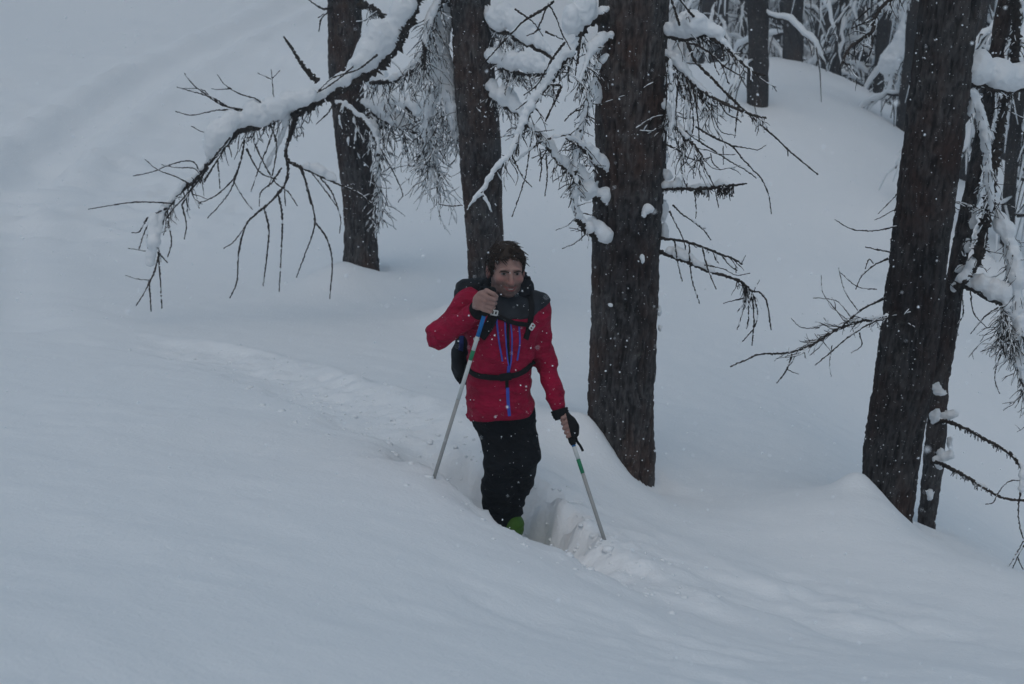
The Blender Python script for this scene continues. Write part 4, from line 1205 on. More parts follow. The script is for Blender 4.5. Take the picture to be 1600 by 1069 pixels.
far_tree(on_ground(1538, 120, 25.0), 0.13, 'grey trunk showing above the block of snow right of the leaning trunk', 'larches on the ridge', 8, n=26, zmin=0.5, frost=0.6)
far_tree(on_ground(1590, 250, 16.5), 0.07, 'dark snow-hung trunk at the right picture edge behind the slim pole', 'larches on the ridge', 9, n=34, zmin=0.3, frost=1.0, reach=(0.6, 1.6))
far_tree(on_ground(1512, 260, 19.0), 0.075, 'brownish trunk between the leaning trunk and the slim pole', 'larches on the ridge', 10, n=30, zmin=0.3, frost=1.0, reach=(0.6, 1.5))
# a snow-plastered drooping bough in front of tree 7
Tq = [o for o in S.objects if o.get('label', '').startswith('snow-draped tree')][0]
c = Limb(Tq, 24.0, [(1412, -20), (1412, 20), (1408, 60), (1398, 85), (1392, 110), (1386, 135), (1378, 158)], (2.2, 2, 1.6, 1.2), (0, 0), 70)
c.snow([(0, 14), (0.3, 9), (0.5, 20), (0.7, 26), (1, 6)], 0.1).lump(1383, 98, 11, 13, 0).lump(1404, 98, 12, 12, 0).lump(1400, 82, 9, 10, 0).lump(1390, 8, 16, 7, 0).spray(70, (16, 60), (0.3, 1), 1.2, 0.4, 0.9, 0.2, 0.5, 0.5).done()

gf = np.random.default_rng(99)
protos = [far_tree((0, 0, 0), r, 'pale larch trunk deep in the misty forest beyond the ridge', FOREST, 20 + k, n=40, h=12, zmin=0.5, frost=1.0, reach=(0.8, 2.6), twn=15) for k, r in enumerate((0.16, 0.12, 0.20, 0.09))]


def copy_tree(o, parent=None):
    c = o.copy()
    COL.objects.link(c)
    c.parent = parent
    for ch in list(o.children): copy_tree(ch, c)
    return c


spots = []
for k in range(215):
    Y = 33 + 62 * gf.random() ** 0.9
    px = gf.uniform(1040, 1700)
    q = PY(px, 60, Y)
    if px < 1110 and Y < 40: continue
    spots.append((q[0], Y))
for k in range(10):
    px = gf.uniform(760, 1040)
    Y = gf.uniform(50, 85)
    q = PY(px, 60, Y)
    spots.append((q[0], Y))
for k, (x, Y) in enumerate(spots):
    pr = protos[k % 4]
    o = pr if k < 4 else copy_tree(pr)
    o.location = (x, Y, float(ground0(x, Y)) - 0.1)
    o.rotation_euler = (gf.normal() * 0.02, gf.normal() * 0.02, gf.uniform(0, 6.28))

# ------------------------------------------------------------------ falling snow
fg = np.random.default_rng(4)
nf = 58000
fx, fy, fz = fg.uniform(-4.6, 4.6, nf), fg.uniform(1.6, 11.0, nf), fg.uniform(-3.2, 2.4, nf) + 1.65
keep = fz > ground0(fx, fy) + 0.05
C3 = np.stack([fx, fy, fz], 1)[keep]
oc = np.array([[1, 0, 0], [-1, 0, 0], [0, 1, 0], [0, -1, 0], [0, 0, 1], [0, 0, -1]], float)
of = np.array([[0, 2, 4], [2, 1, 4], [1, 3, 4], [3, 0, 4], [2, 0, 5], [1, 2, 5], [3, 1, 5], [0, 3, 5]])
k = len(C3)
sz = np.exp(fg.normal(-6.52, 0.50, k)).clip(0.0007, 0.0042)
gr = (1 + 5 ** 0.5) / 2
ic = np.array([(-1, gr, 0), (1, gr, 0), (-1, -gr, 0), (1, -gr, 0), (0, -1, gr), (0, 1, gr), (0, -1, -gr), (0, 1, -gr), (gr, 0, -1), (gr, 0, 1), (-gr, 0, -1), (-gr, 0, 1)]) / 1.9
icf = np.array([(0, 11, 5), (0, 5, 1), (0, 1, 7), (0, 7, 10), (0, 10, 11), (1, 5, 9), (5, 11, 4), (11, 10, 2), (10, 7, 6), (7, 1, 8), (3, 9, 4), (3, 4, 2), (3, 2, 6), (3, 6, 8), (3, 8, 9), (4, 9, 5), (2, 4, 11), (6, 2, 10), (8, 6, 7), (9, 8, 1)])
big = sz > 0.0021
fb = Buf()
for m, sv, sf in ((~big, oc, of), (big, ic, icf)):
    c_, z_ = C3[m], sz[m]
    V = c_[:, None, :] + sv[None] * z_[:, None, None] * fg.uniform(0.55, 1.25, (len(c_), len(sv), 3))
    fb.add(V.reshape(-1, 3), None, (sf[None] + np.arange(len(c_))[:, None, None] * len(sv)).reshape(-1, 3))
M_FLAKE, _, _, _ = nt_mat('snowflake', (0.9, 0.92, 0.95), 0.6, 0.2)
fl = fb.link('falling_snow', M_FLAKE)
tag(fl, 'white snowflakes drifting down through the air', None, None, 'stuff')

# ------------------------------------------------------------------ the skier
YP = 6.38


def J(px, py, dy=0.0):
    return PY(px, py, YP + dy)


def rc(p, a, b, ra, rb):
    """tapered capsule"""
    ab = b - a
    t = np.clip(((p - a) @ ab) / (ab @ ab), 0, 1)
    return np.linalg.norm(p - a - t[..., None] * ab, axis=-1) - (ra + t * (rb - ra))


def ell(p, c, r):
    r = np.asarray(r, float)
    q = (p - c) / r
    k0 = np.linalg.norm(q, axis=-1)
    k1 = np.linalg.norm(q / r, axis=-1) + 1e-9
    return k0 * (k0 - 1) / k1


def chain(p, pts, rad, k=0.02):
    d = None
    for i in range(len(pts) - 1):
        e = rc(p, pts[i], pts[i + 1], rad[i], rad[i + 1])
        d = e if d is None else smin(d, e, k)
    return d


def sdf_mesh(name, fn, lo, hi, h, mat, parent):
    lo, hi = np.asarray(lo, float), np.asarray(hi, float)
    n = np.ceil((hi - lo) / h).astype(int) + 1
    ax = [lo[k] + h * np.arange(n[k]) for k in range(3)]
    g = np.stack(np.meshgrid(*ax, indexing='ij'), -1)
    f = fn(g.reshape(-1, 3)).reshape(n)
    v, q = surface_nets(f, lo, h)
    if name is None: return v, q
    return link_mesh(name, v, [q], mat, parent)


def bounds(pts, m):
    pts = np.array(pts)
    return pts.min(0) - m, pts.max(0) + m


M_RED = make_fabric('red_shell_fabric', (0.29, 0.004, 0.034), 0.22, 0.6, 500, 0.8)
M_DARK = make_fabric('charcoal_fabric', (0.010, 0.011, 0.014), 0.4, 0.7)
M_PANEL = make_fabric('grey_shoulder_fabric', (0.022, 0.025, 0.030), 0.35, 0.7)
M_TROUSER = make_fabric('black_trouser_fabric', (0.006, 0.007, 0.009), 0.3, 0.75, 500, 0.8)
M_WEB = make_fabric('black_webbing', (0.010, 0.010, 0.011), 0.2, 0.8)
M_ZIP = make_fabric('blue_zip', (0.055, 0.085, 0.40), 0.1, 0.6)
M_BUCKLE = make_fabric('pale_buckle_plastic', (0.62, 0.63, 0.62), 0.05, 0.4)
M_PACK = make_fabric('backpack_fabric', (0.014, 0.016, 0.019), 0.3, 0.7)
M_PACKBLUE = make_fabric('backpack_blue_trim', (0.03, 0.05, 0.19), 0.2, 0.7)
M_GREEN = make_fabric('lime_boot_plastic', (0.055, 0.13, 0.016), 0.1, 0.4)
M_BOOTDARK = make_fabric('black_boot_plastic', (0.012, 0.012, 0.012), 0.1, 0.4)


def make_skin():
    m, n, l, b = nt_mat('weathered_skin', (0.27, 0.16, 0.138), 0.5, 0.3)
    v = coords(n, l)
    a = tex_noise(n, l, v, 22, 4, 0.6)
    c = ramp(n, l, a, [(0.3, (0.255, 0.143, 0.118)), (0.7, (0.345, 0.212, 0.180))])

    def layer(c, attr, col, k, hair):
        at = n.new('ShaderNodeAttribute')
        at.attribute_name = attr
        f = add_math(n, l, at.outputs['Fac'], k, 'MULTIPLY')
        if hair:
            g = tex_noise(n, l, v, 420, 2, 0.6)
            f = add_math(n, l, f, ramp(n, l, g, [(0.35, (0.45, 0.45, 0.45)), (0.62, (1, 1, 1))]), 'MULTIPLY')
        x = n.new('ShaderNodeMix')
        x.data_type = 'RGBA'
        l.new(f, x.inputs[0])
        l.new(c, x.inputs[6])
        x.inputs[7].default_value = (*col, 1)
        return x.outputs[2]
    c = layer(c, 'flush', (0.30, 0.10, 0.085), 0.55, False)
    c = layer(c, 'stubble', (0.045, 0.029, 0.025), 0.95, True)
    l.new(c, b.inputs['Base Color'])
    b.inputs['Subsurface Weight'].default_value = 0.08
    b.inputs['Subsurface Radius'].default_value = (0.01, 0.004, 0.002)
    bump(n, l, b, tex_noise(n, l, v, 160, 3), 0.25, 0.002)
    return m


M_SKIN = make_skin()
M_HAIR = make_fabric('dark_brown_hair', (0.034, 0.023, 0.017), 0.45, 0.45)
M_LIP = make_fabric('lips', (0.23, 0.085, 0.075), 0.1, 0.5)
M_TOOTH = make_fabric('teeth', (0.5, 0.47, 0.42), 0.05, 0.4)
M_EYE = make_fabric('eye_white', (0.24, 0.21, 0.20), 0.05, 0.3)
M_IRIS = make_fabric('dark_iris', (0.02, 0.015, 0.012), 0.2, 0.2)

person = empty('person', [J(795, 860)[0], YP, 0.0])
tag(person, 'man in a crimson jacket and black trousers standing in the snow, smiling, holding two poles', 'person')

# --- jacket
rows = [  # picture y, centre x, half width px, half depth m, forward m
    (672, 782, 51, 0.118, -0.015), (650, 782, 51.5, 0.122, -0.015), (600, 780, 51, 0.128, -0.015), (572, 781, 50, 0.130, -0.02), (545, 783, 51, 0.132, -0.03),
    (515, 785, 54, 0.132, -0.035), (488, 786, 58, 0.120, -0.035), (470, 787, 47, 0.095, -0.02), (458, 787, 31, 0.075, -0.01), (446, 787, 22, 0.065, 0.0)]
tz = np.array([J(c, y)[2] for y, c, a, b, f in rows])
tc = np.array([J(c, y)[0] for y, c, a, b, f in rows])
ta = np.array([a * m_per_px(c, y, YP) for y, c, a, b, f in rows])
tb = np.array([b for y, c, a, b, f in rows])
tf = np.array([YP + f for y, c, a, b, f in rows])
SH_R, EL_R, WR_R = J(736, 473, 0.0), J(686, 526, -0.05), J(741, 489, -0.20)
SH_L, EL_L, WR_L = J(836, 479, 0.0), J(848, 552, 0.03), J(872, 634, -0.06)
HEM_L, HEM_R = J(725, 655), J(838, 645)


def torso(p, grow=0.0):
    z = p[..., 2]
    a = np.interp(z, tz, ta) + grow
    b = np.interp(z, tz, tb) + grow
    x = (p[..., 0] - np.interp(z, tz, tc)) / a
    y = (p[..., 1] - np.interp(z, tz, tf)) / b
    x2 = np.abs(x) ** 2.3 + np.abs(y) ** 2.3
    d = (x2 ** (1 / 2.3) - 1) * np.minimum(a, b)
    return smax(d, z - tz[-1], 0.02)


def hem(p):
    t = (p[..., 0] - HEM_L[0]) / (HEM_R[0] - HEM_L[0])
    return HEM_L[2] + t * (HEM_R[2] - HEM_L[2]) + 0.012 * np.sin(np.clip(t, 0, 1) * math.pi) - p[..., 2]


ZB = J(785, 585)[2]
NECK = J(788, 458, 0.02)


def jacket(p, fold=True):
    d = smax(torso(p), hem(p), 0.012)
    arm_r = smin(rc(p, SH_R, EL_R, 0.070, 0.056), rc(p, EL_R, WR_R, 0.056, 0.043), 0.02)
    arm_l = smin(rc(p, SH_L, EL_L, 0.066, 0.050), rc(p, EL_L, WR_L, 0.050, 0.038), 0.03)
    d = smin(d, arm_r, 0.03)
    d = smin(d, arm_l, 0.022)
    x, y, z = p[..., 0], p[..., 1], p[..., 2]
    d = d + 0.011 * np.exp(-((z - ZB) / 0.022) ** 2) * (np.abs(x - tc[3]) < 0.19)
    if fold:
        w = noise3(x * 9, y * 9, z * 20, 3) * 0.0055 + noise3(x * 24 + 9 * z, y * 22, z * 30, 4) * 0.003
        rid = (1 - np.abs(noise3(x * 7 + z * 5, y * 7, z * 13 - x * 6, 14))) ** 4 * 1.6 - 0.5
        fe = np.exp(-((np.linalg.norm(p - EL_R, axis=-1)) / 0.10) ** 2) + np.exp(-((np.linalg.norm(p - EL_L, axis=-1)) / 0.10) ** 2)
        sag = (1 - np.abs(noise3(x * 6 - z * 8, y * 6, z * 10 + x * 6, 19))) ** 4 * 1.6 - 0.5
        d = d - w - rid * 0.0055 * (0.8 + 0.5 * fe) - 0.006 * sag
    # open neck
    d = smax(d, -ell(p, NECK + [0, -0.01, 0.02], (0.058, 0.062, 0.06)), 0.01)
    return d


lo, hi = bounds([SH_R, EL_R, WR_R, SH_L, EL_L, WR_L, HEM_L, HEM_R, J(787, 446), J(783, 600, -0.15), J(783, 600, 0.15)], 0.085)
jk = sdf_mesh('jacket', jacket, lo, hi, 0.0075, M_RED, person)


def on(fn, px, py, d0=5.6, d1=7.4):
    """surface point of a field along a sight line, and the outward normal"""
    r = ray(px, py)
    r = r / r[1]
    t = np.arange(d0, d1, 0.002)
    pts = EYE + t[:, None] * r
    v = fn(pts)
    k = int(np.argmax(v < 0)) if (v < 0).any() else int(np.argmin(v))
    q = pts[k]
    e = 0.006
    g = np.array([fn((q + np.eye(3)[a] * e)[None])[0] - fn((q - np.eye(3)[a] * e)[None])[0] for a in range(3)])
    return q, g / (np.linalg.norm(g) + 1e-9)


def ribbon(name, fn, pix, width, thick, mat, parent, off=0.0):
    """flat band lying on a surface along picture points"""
    path = spline(np.array([np.array(p, float) for p in pix]), 2.5)
    pts, nr = [], []
    for x, y in path:
        q, g = on(fn, x, y)
        pts.append(q)
        nr.append(g)
    pts, nr = np.array(pts), np.array(nr)
    for _ in range(2):
        nr[1:-1] = (nr[:-2] + nr[1:-1] * 2 + nr[2:]) / 4
        pts[1:-1] = (pts[:-2] + pts[1:-1] * 2 + pts[2:]) / 4
    nr /= np.linalg.norm(nr, axis=1, keepdims=True)
    tan = np.gradient(pts, axis=0)
    tan /= np.linalg.norm(tan, axis=1, keepdims=True)
    sd = np.cross(tan, nr)
    sd /= np.linalg.norm(sd, axis=1, keepdims=True)
    w, b = width / 2, off - 0.004
    prof = [(-w, b), (-w, off + thick * 0.6), (-w * 0.7, off + thick), (w * 0.7, off + thick), (w, off + thick * 0.6), (w, b)]
    V = np.stack([pts + sd * a + nr * c for a, c in prof], 1)
    n, s = len(pts), len(prof)
    i = np.arange(n - 1)[:, None] * s
    j = np.arange(s)[None, :]
    j2 = (j + 1) % s
    q = np.stack([i + j, i + s + j, i + s + j2, i + j2], -1).reshape(-1, 4)
    caps = [[0, 1, 4, 5], [1, 2, 3, 4], [(n - 1) * s + c for c in (5, 4, 1, 0)], [(n - 1) * s + c for c in (4, 3, 2, 1)]]
    return link_mesh(name, V.reshape(-1, 3), [np.vstack([q, caps])], mat, parent, False)


jsm = lambda p: jacket(p, True)
# grey shoulder panel
YK = J(800, 484)[2]


def yoke(p):
    x, z = p[..., 0], p[..., 2]
    edge = YK + 0.05 * np.clip((x - SH_L[0]) / 0.10, -0.25, 1)
    return np.maximum(np.maximum(jacket(p, True) - 0.004, edge - z), J(772, 487)[0] - x)


sdf_mesh('shoulder_panel', yoke, [J(765, 480)[0], YP - 0.24, YK - 0.05], [J(862, 480)[0], YP + 0.2, J(787, 440)[2]], 0.007, M_PANEL, jk)


# collar and lowered hood
def collar(p):
    c = NECK + [0.004, 0.012, 0.0]
    q = p - c
    tilt = q[..., 2] - 0.42 * q[..., 1] - 0.16 * q[..., 0]
    rr = np.sqrt((q[..., 0] / 0.094) ** 2 + (q[..., 1] / 0.090) ** 2)
    d = np.sqrt(((rr - 1) * 0.088) ** 2 + (tilt * 0.62) ** 2) - 0.030
    hood = ell(p, c + [0.015, 0.115, 0.0], (0.115, 0.055, 0.085))
    d = smin(d, hood, 0.03)
    fl = ell(p, c + [0.01, -0.075, -0.045], (0.060, 0.035, 0.05))
    d = smin(d, fl, 0.02)
    x, y, z = p[..., 0], p[..., 1], p[..., 2]
    return d - 0.009 * fbm3(x * 24, y * 24, z * 34, 3, 60) - 0.005 * (1 - 2 * np.abs(noise3(x * 14, y * 14, z * 40, 66)))


sdf_mesh('hood', collar, NECK - 0.2, NECK + 0.2, 0.006, M_DARK, jk)

# zips
for pix, w in [(((789, 503), (790, 525), (793, 560), (796, 578)), 0.007), (((798, 504), (800, 530), (799, 560), (796, 578)), 0.007),
               (((795, 572), (794, 584)), 0.014), (((793, 606), (794, 630), (796, 650)), 0.015),
               (((776, 499), (779, 528), (785, 565)), 0.008), (((811, 510), (812, 535), (808, 563)), 0.008)]:
    ribbon('zip', jsm, pix, w, 0.004, M_ZIP, jk)
ribbon('zip_flap', jsm, ((794, 500), (794, 540), (796, 575)), 0.014, 0.003, M_WEB, jk)
ribbon('zip_flap', jsm, ((792, 590), (792, 607)), 0.016, 0.004, M_WEB, jk)
# cuffs
for a, b, r in [(EL_R, WR_R, 0.040), (EL_L, WR_L, 0.0375)]:
    t = (b - a) / np.linalg.norm(b - a)
    buf = Buf()
    s = np.linspace(0, 1, 9)
    c = b + t * (0.018 + 0.045 * s[:, None])
    buf.tube(c, (r + 0.003) * (1 - 0.22 * s ** 3) + 0.002 * np.sin(s * 20), 20)
    buf.link('cuff', M_WEB, jk)

# --- trousers
LEG_R = [J(770, 655, 0.0), J(781, 722, -0.07), J(777, 768, 0.0), J(777, 818, 0.05), J(778, 850, 0.06)]
RAD_R = [0.085, 0.074, 0.074, 0.072, 0.06]
LEG_L = [J(808, 655, 0.0), J(815, 714, -0.05), J(808, 748, 0.03), J(789, 815, 0.10), J(787, 850, 0.11)]
RAD_L = [0.085, 0.078, 0.074, 0.066, 0.055]


def trousers(p):
    d = smin(chain(p, LEG_R, RAD_R, 0.02), chain(p, LEG_L, RAD_L, 0.02), 0.02)
    d = smin(d, ell(p, J(787, 640, 0.0), (0.140, 0.112, 0.12)), 0.03)
    x, y, z = p[..., 0], p[..., 1], p[..., 2]
    rid = (1 - np.abs(noise3(x * 7 + z * 4, y * 7, z * 17 + x * 8, 24))) ** 3 * 1.6 - 0.5
    d = d - 0.006 * noise3(x * 11, y * 11, z * 18, 25) - 0.009 * rid
    return smax(d, LEG_R[3][2] - 0.225 - z - 0.25 * (x - LEG_R[3][0]), 0.01)


lo, hi = bounds(LEG_R + LEG_L + [J(740, 620), J(838, 620)], 0.13)
sdf_mesh('trousers', trousers, lo, hi, 0.0085, M_TROUSER, person)

# --- ski boots, toes along the trench
FLOOR = float(min(ground(LEG_R[4][0], LEG_R[4][1]), ground(LEG_L[4][0], LEG_L[4][1])))
TOE = np.array([0.62, -0.76, -0.12])
TOE /= np.linalg.norm(TOE)
for ank, top in [(LEG_R[4], LEG_R[3]), (LEG_L[4] + [0.012, -0.03, 0.0], LEG_L[3] + [0.018, -0.045, 0.0])]:
    heel = np.array([ank[0], ank[1], FLOOR + 0.055])

    def boot(p):
        d = smin(rc(p, top + [0.01, -0.01, 0.0], heel, 0.068, 0.060), rc(p, heel, heel + TOE * 0.15, 0.060, 0.046), 0.04)
        d = smax(d, FLOOR + 0.004 - p[..., 2], 0.01)
        # overlapping shell edges
        s = (p - top) @ TOE
        d = d + 0.004 * (np.abs((p[..., 2] - FLOOR) - 0.16 - 0.2 * s) < 0.008)
        return d
    lo, hi = bounds([top, heel, heel + TOE * 0.2], 0.09)
    bt = sdf_mesh('ski_boot', boot, lo, hi, 0.007, M_GREEN, person)
    for kz in (0.10, 0.17, 0.24):
        q = heel + TOE * (0.062 if kz > 0.12 else 0.12) + [0, 0, kz - 0.055]
        bb = Buf()
        sdv = np.array([-TOE[1], TOE[0], 0.0])
        bb.tube(np.array([q - sdv * 0.05 - TOE * 0.03, q - sdv * 0.02, q + sdv * 0.02, q + sdv * 0.05 - TOE * 0.03]), np.array([0.007] * 4), 6)
        bb.link('boot_buckle', M_BOOTDARK, bt)

# --- head and hands
HEADC = J(791, 423, -0.045)
YAW, NOD, ROLL = math.radians(14), math.radians(1.5), math.radians(3)
cyw, syw = math.cos(YAW), math.sin(YAW)
RZ = np.array([[cyw, -syw, 0], [syw, cyw, 0], [0, 0, 1.0]])
cn, sn = math.cos(-NOD), math.sin(-NOD)
RX = np.array([[1.0, 0, 0], [0, cn, -sn], [0, sn, cn]])
cr, sr = math.cos(ROLL), math.sin(ROLL)
RY = np.array([[cr, 0, sr], [0, 1.0, 0], [-sr, 0, cr]])
HR = RZ @ RX @ RY
hl = lambda p: (p - HEADC) @ HR            # world -> head
hw = lambda q: np.asarray(q, float) @ HR.T + HEADC
A3 = lambda *c: np.array(c, float)


def head_local(q, ears=True):
    d = ell(q, A3(0, 0.022, 0.036), (0.076, 0.095, 0.080))
    d = smin(d, ell(q, A3(0, -0.026, -0.030), (0.063, 0.062, 0.083)), 0.03)
    d = smin(d, ell(q, A3(0, -0.032, -0.072), (0.050, 0.050, 0.034)), 0.03)
    d = smin(d, ell(q, A3(0, -0.074, -0.093), (0.021, 0.016, 0.015)), 0.022)
    m = np.stack([np.abs(q[..., 0]), q[..., 1], q[..., 2]], -1)
    d = smin(d, ell(m, A3(0.043, -0.064, -0.026), (0.022, 0.020, 0.020)), 0.02)
    d = smin(d, ell(m, A3(0.028, -0.083, 0.020), (0.026, 0.010, 0.008)), 0.014)
    d = smax(d, -ell(m, A3(0.031, -0.100, 0.000), (0.017, 0.016, 0.0115)), 0.012)
    d = smin(d, rc(q, A3(0, -0.086, 0.004), A3(0, -0.110, -0.038), 0.008, 0.0125), 0.012)
    d = smin(d, ell(m, A3(0.014, -0.098, -0.041), (0.009, 0.010, 0.008)), 0.008)
    d = smin(d, ell(q, A3(0, -0.092, -0.064), (0.027, 0.011, 0.012)), 0.014)
    d = smax(d, -ell(m, A3(0.030, -0.098, -0.048), (0.008, 0.008, 0.018)), 0.014)
    d = smax(d, -ell(m, A3(0.010, -0.107, -0.0655), (0.019, 0.012, 0.0050)), 0.005)
    if ears:
        e = np.maximum(ell(m, A3(0.081, 0.012, -0.006), (0.011, 0.022, 0.033)), -ell(m, A3(0.091, 0.004, -0.004), (0.008, 0.012, 0.020)))
        d = smin(d, e, 0.008)
    return d


def head(p):
    d = head_local(hl(p))
    return smin(d, rc(p, hw([0, 0.03, -0.05]), NECK + [0, 0.02, -0.09], 0.058, 0.064), 0.03)


lo, hi = bounds([HEADC], 0.16)
lo[2] -= 0.12
hv, hq = sdf_mesh(None, head, lo, hi, 0.0042, None, None)

# poles: grip top and tip
TOP1, TIP1 = J(770, 449, -0.275), G(678, 749)
TOP2, TIP2 = J(882, 652, -0.10), G(943, 849)
TIP1 = np.array([TIP1[0], TIP1[1], float(ground(TIP1[0], TIP1[1]))])
TIP2 = np.array([TIP2[0], TIP2[1], float(ground(TIP2[0], TIP2[1]))])
AX1 = (TIP1 - TOP1) / np.linalg.norm(TIP1 - TOP1)
AX2 = (TIP2 - TOP2) / np.linalg.norm(TIP2 - TOP2)
TIP1 = TIP1 + AX1 * 0.10
TIP2 = TIP2 + AX2 * 0.10


def hand_parts(c, ax, side, wrist, sc=1.0, sa=1.0, ss=1.0):
    """fist round a pole: c grip centre, ax down the pole, side = which way the fingers point across the front"""
    fr = np.array([0.0, -1.0, 0.0])
    fr = fr - ax * (fr @ ax)
    fr /= np.linalg.norm(fr)
    rt = np.cross(ax, fr)
    if rt[0] * side < 0: rt = -rt
    o = lambda a, f, s: c + (rt * a * sa + fr * f + ax * s * ss) * sc
    caps = []
    for i, (s, ln, r) in enumerate([(-0.030, 0.95, 0.0098), (-0.0095, 1.0, 0.0102), (0.0105, 0.96, 0.0098), (0.029, 0.84, 0.0088)]):
        k = o(-0.034, 0.012, s * 1.05)
        a = o(-0.012 * ln, 0.032, s)
        b = o(0.021 * ln, 0.027, s + 0.002)
        e = o(0.030 * ln, 0.004, s + 0.003)
        t = o(0.014 * ln, -0.014, s + 0.003)
        caps.append([(k, a, r * 1.12, r * 1.05), (a, b, r * 1.05, r), (b, e, r, r * 0.92), (e, t, r * 0.92, r * 0.82)])
    th = [(o(-0.040, -0.004, -0.020), o(-0.022, 0.014, -0.052), 0.0135, 0.0115), (o(-0.022, 0.014, -0.052), o(0.012, 0.024, -0.050), 0.0115, 0.0095), (o(0.012, 0.024, -0.050), o(0.028, 0.016, -0.042), 0.0095, 0.0078)]
    palm = [(o(-0.040, 0.004, -0.026), o(-0.040, 0.004, 0.028), 0.018, 0.017), (o(-0.046, 0.0, 0.0), wrist, 0.023, 0.025)]
    return caps, th, palm


def hand_sdf(parts):
    caps, th, palm = parts

    def f(p):
        d = None
        for a in palm:
            e = rc(p, *a)
            d = e if d is None else smin(d, e, 0.018)
        for k, fg in enumerate(caps + [th]):
            g = None
            for a in fg:
                e = rc(p, *a)
                g = e if g is None else smin(g, e, 0.003)
            base = rc(p, *fg[0])
            d = np.minimum(smin(d, base, 0.010), smin(d, g, 0.0022))
        return d
    return f


C1 = TOP1 + AX1 * 0.072
C2 = TOP2 + AX2 * 0.056
H1 = hand_parts(C1, AX1, +1, WR_R + (WR_R - EL_R) / np.linalg.norm(WR_R - EL_R) * 0.02)
H2 = hand_parts(C2, AX2, -1, WR_L + (WR_L - EL_L) / np.linalg.norm(WR_L - EL_L) * 0.02, 0.9, 0.62, 1.2)
bv, bq, bn = [hv], [hq], len(hv)
for hp, c, w in ((H1, C1, WR_R), (H2, C2, WR_L)):
    lo, hi = bounds([c, w], 0.085)
    v, q = sdf_mesh(None, hand_sdf(hp), lo, hi, 0.0028, None, None)
    bv.append(v)
    bq.append(q + bn)
    bn += len(v)


def inner(p):
    d = torso(p, -0.025)
    d = np.maximum(d, J(785, 600)[2] - p[..., 2])
    d = smin(d, smin(rc(p, SH_R, EL_R, 0.050, 0.038), rc(p, EL_R, WR_R, 0.038, 0.025), 0.02), 0.03)
    d = smin(d, smin(rc(p, SH_L, EL_L, 0.046, 0.036), rc(p, EL_L, WR_L, 0.036, 0.024), 0.02), 0.03)
    d = smin(d, smin(chain(p, LEG_R, np.array(RAD_R) - 0.02, 0.02), chain(p, LEG_L, np.array(RAD_L) - 0.02, 0.02), 0.02), 0.03)
    return d


lo, hi = bounds([SH_R, EL_R, WR_R, SH_L, EL_L, WR_L] + LEG_R + LEG_L, 0.10)
v, q = sdf_mesh(None, inner, lo, hi, 0.014, None, None)
bv.append(v)
bq.append(q + bn)
body = link_mesh('body', np.vstack(bv), [np.vstack(bq)], M_SKIN, person)


# stubble, hair, face details
bq_ = hl(np.vstack(bv))
bx, by_, bz = bq_[:, 0], bq_[:, 1], bq_[:, 2]
inhead = (np.abs(bx) < 0.1) & (bz > -0.16) & (bz < 0.13) & (np.abs(by_) < 0.14)
jawline = -0.040 + 0.012 * sstep(-0.06, -0.01, by_) - 0.004 * sstep(0.03, 0.0, np.abs(bx)) + 0.35 * np.clip(by_ + 0.035, 0, 0.05)
bd = sstep(0.014, -0.014, bz - jawline + 0.008 * noise3(bx * 70, by_ * 70, bz * 70, 5)) * sstep(0.035, 0.0, by_)
bd = bd * (1 - 0.75 * np.exp(-(bx / 0.026) ** 2 - ((bz + 0.066) / 0.010) ** 2)) * (1 - np.exp(-(bx / 0.020) ** 2 - ((bz + 0.036) / 0.014) ** 2)) * inhead
fl_ = np.exp(-(bx / 0.016) ** 2 - ((bz + 0.034) / 0.016) ** 2) * (by_ < -0.08) + np.exp(-((np.abs(bx) - 0.043) / 0.018) ** 2 - ((bz + 0.022) / 0.016) ** 2) * (by_ < -0.03) + 0.8 * (np.abs(bx) > 0.077) * (bz > -0.05)
fl_ = np.clip(fl_, 0, 1) * inhead
for nm, vals in (('stubble', bd), ('flush', fl_)):
    at = body.data.attributes.new(nm, 'FLOAT', 'POINT')
    at.data.foreach_set('value', vals.astype(np.float32))


def hairline(q):
    """negative where hair grows"""
    x, y, z = q[..., 0], q[..., 1], q[..., 2]
    front = 0.068 - 0.14 * np.abs(x) - z                     # forehead
    side = np.where(y < -0.02, front - 0.55 * np.clip(np.abs(x) - 0.045, 0, 1), -0.004 - z - 0.5 * np.clip(y, 0, 1))
    t = sstep(-0.05, -0.005, y)
    return front * (1 - t) + (-0.012 - z - 0.5 * np.clip(y, -0.02, 1)) * t + 0.012 * (t * (1 - t)) + 0 * side


def hair(p):
    q = hl(p)
    x, y, z = q[..., 0], q[..., 1], q[..., 2]
    sk = ell(q, A3(0.0, 0.022, 0.036), (0.076, 0.095, 0.080))
    lump = 0.007 * fbm3(x * 30 + 4 * z, y * 30, z * 24, 3, 71)
    d = sk - 0.008 - lump - 0.004 * sstep(0.04, 0.11, z)
    d = smax(d, hairline(q) + 0.006 * noise3(x * 70, y * 70, z * 30, 4), 0.008)
    ear = ell(np.stack([np.abs(x), y, z], -1), A3(0.085, 0.008, -0.012), (0.02, 0.026, 0.028))
    return np.maximum(d, -ear)


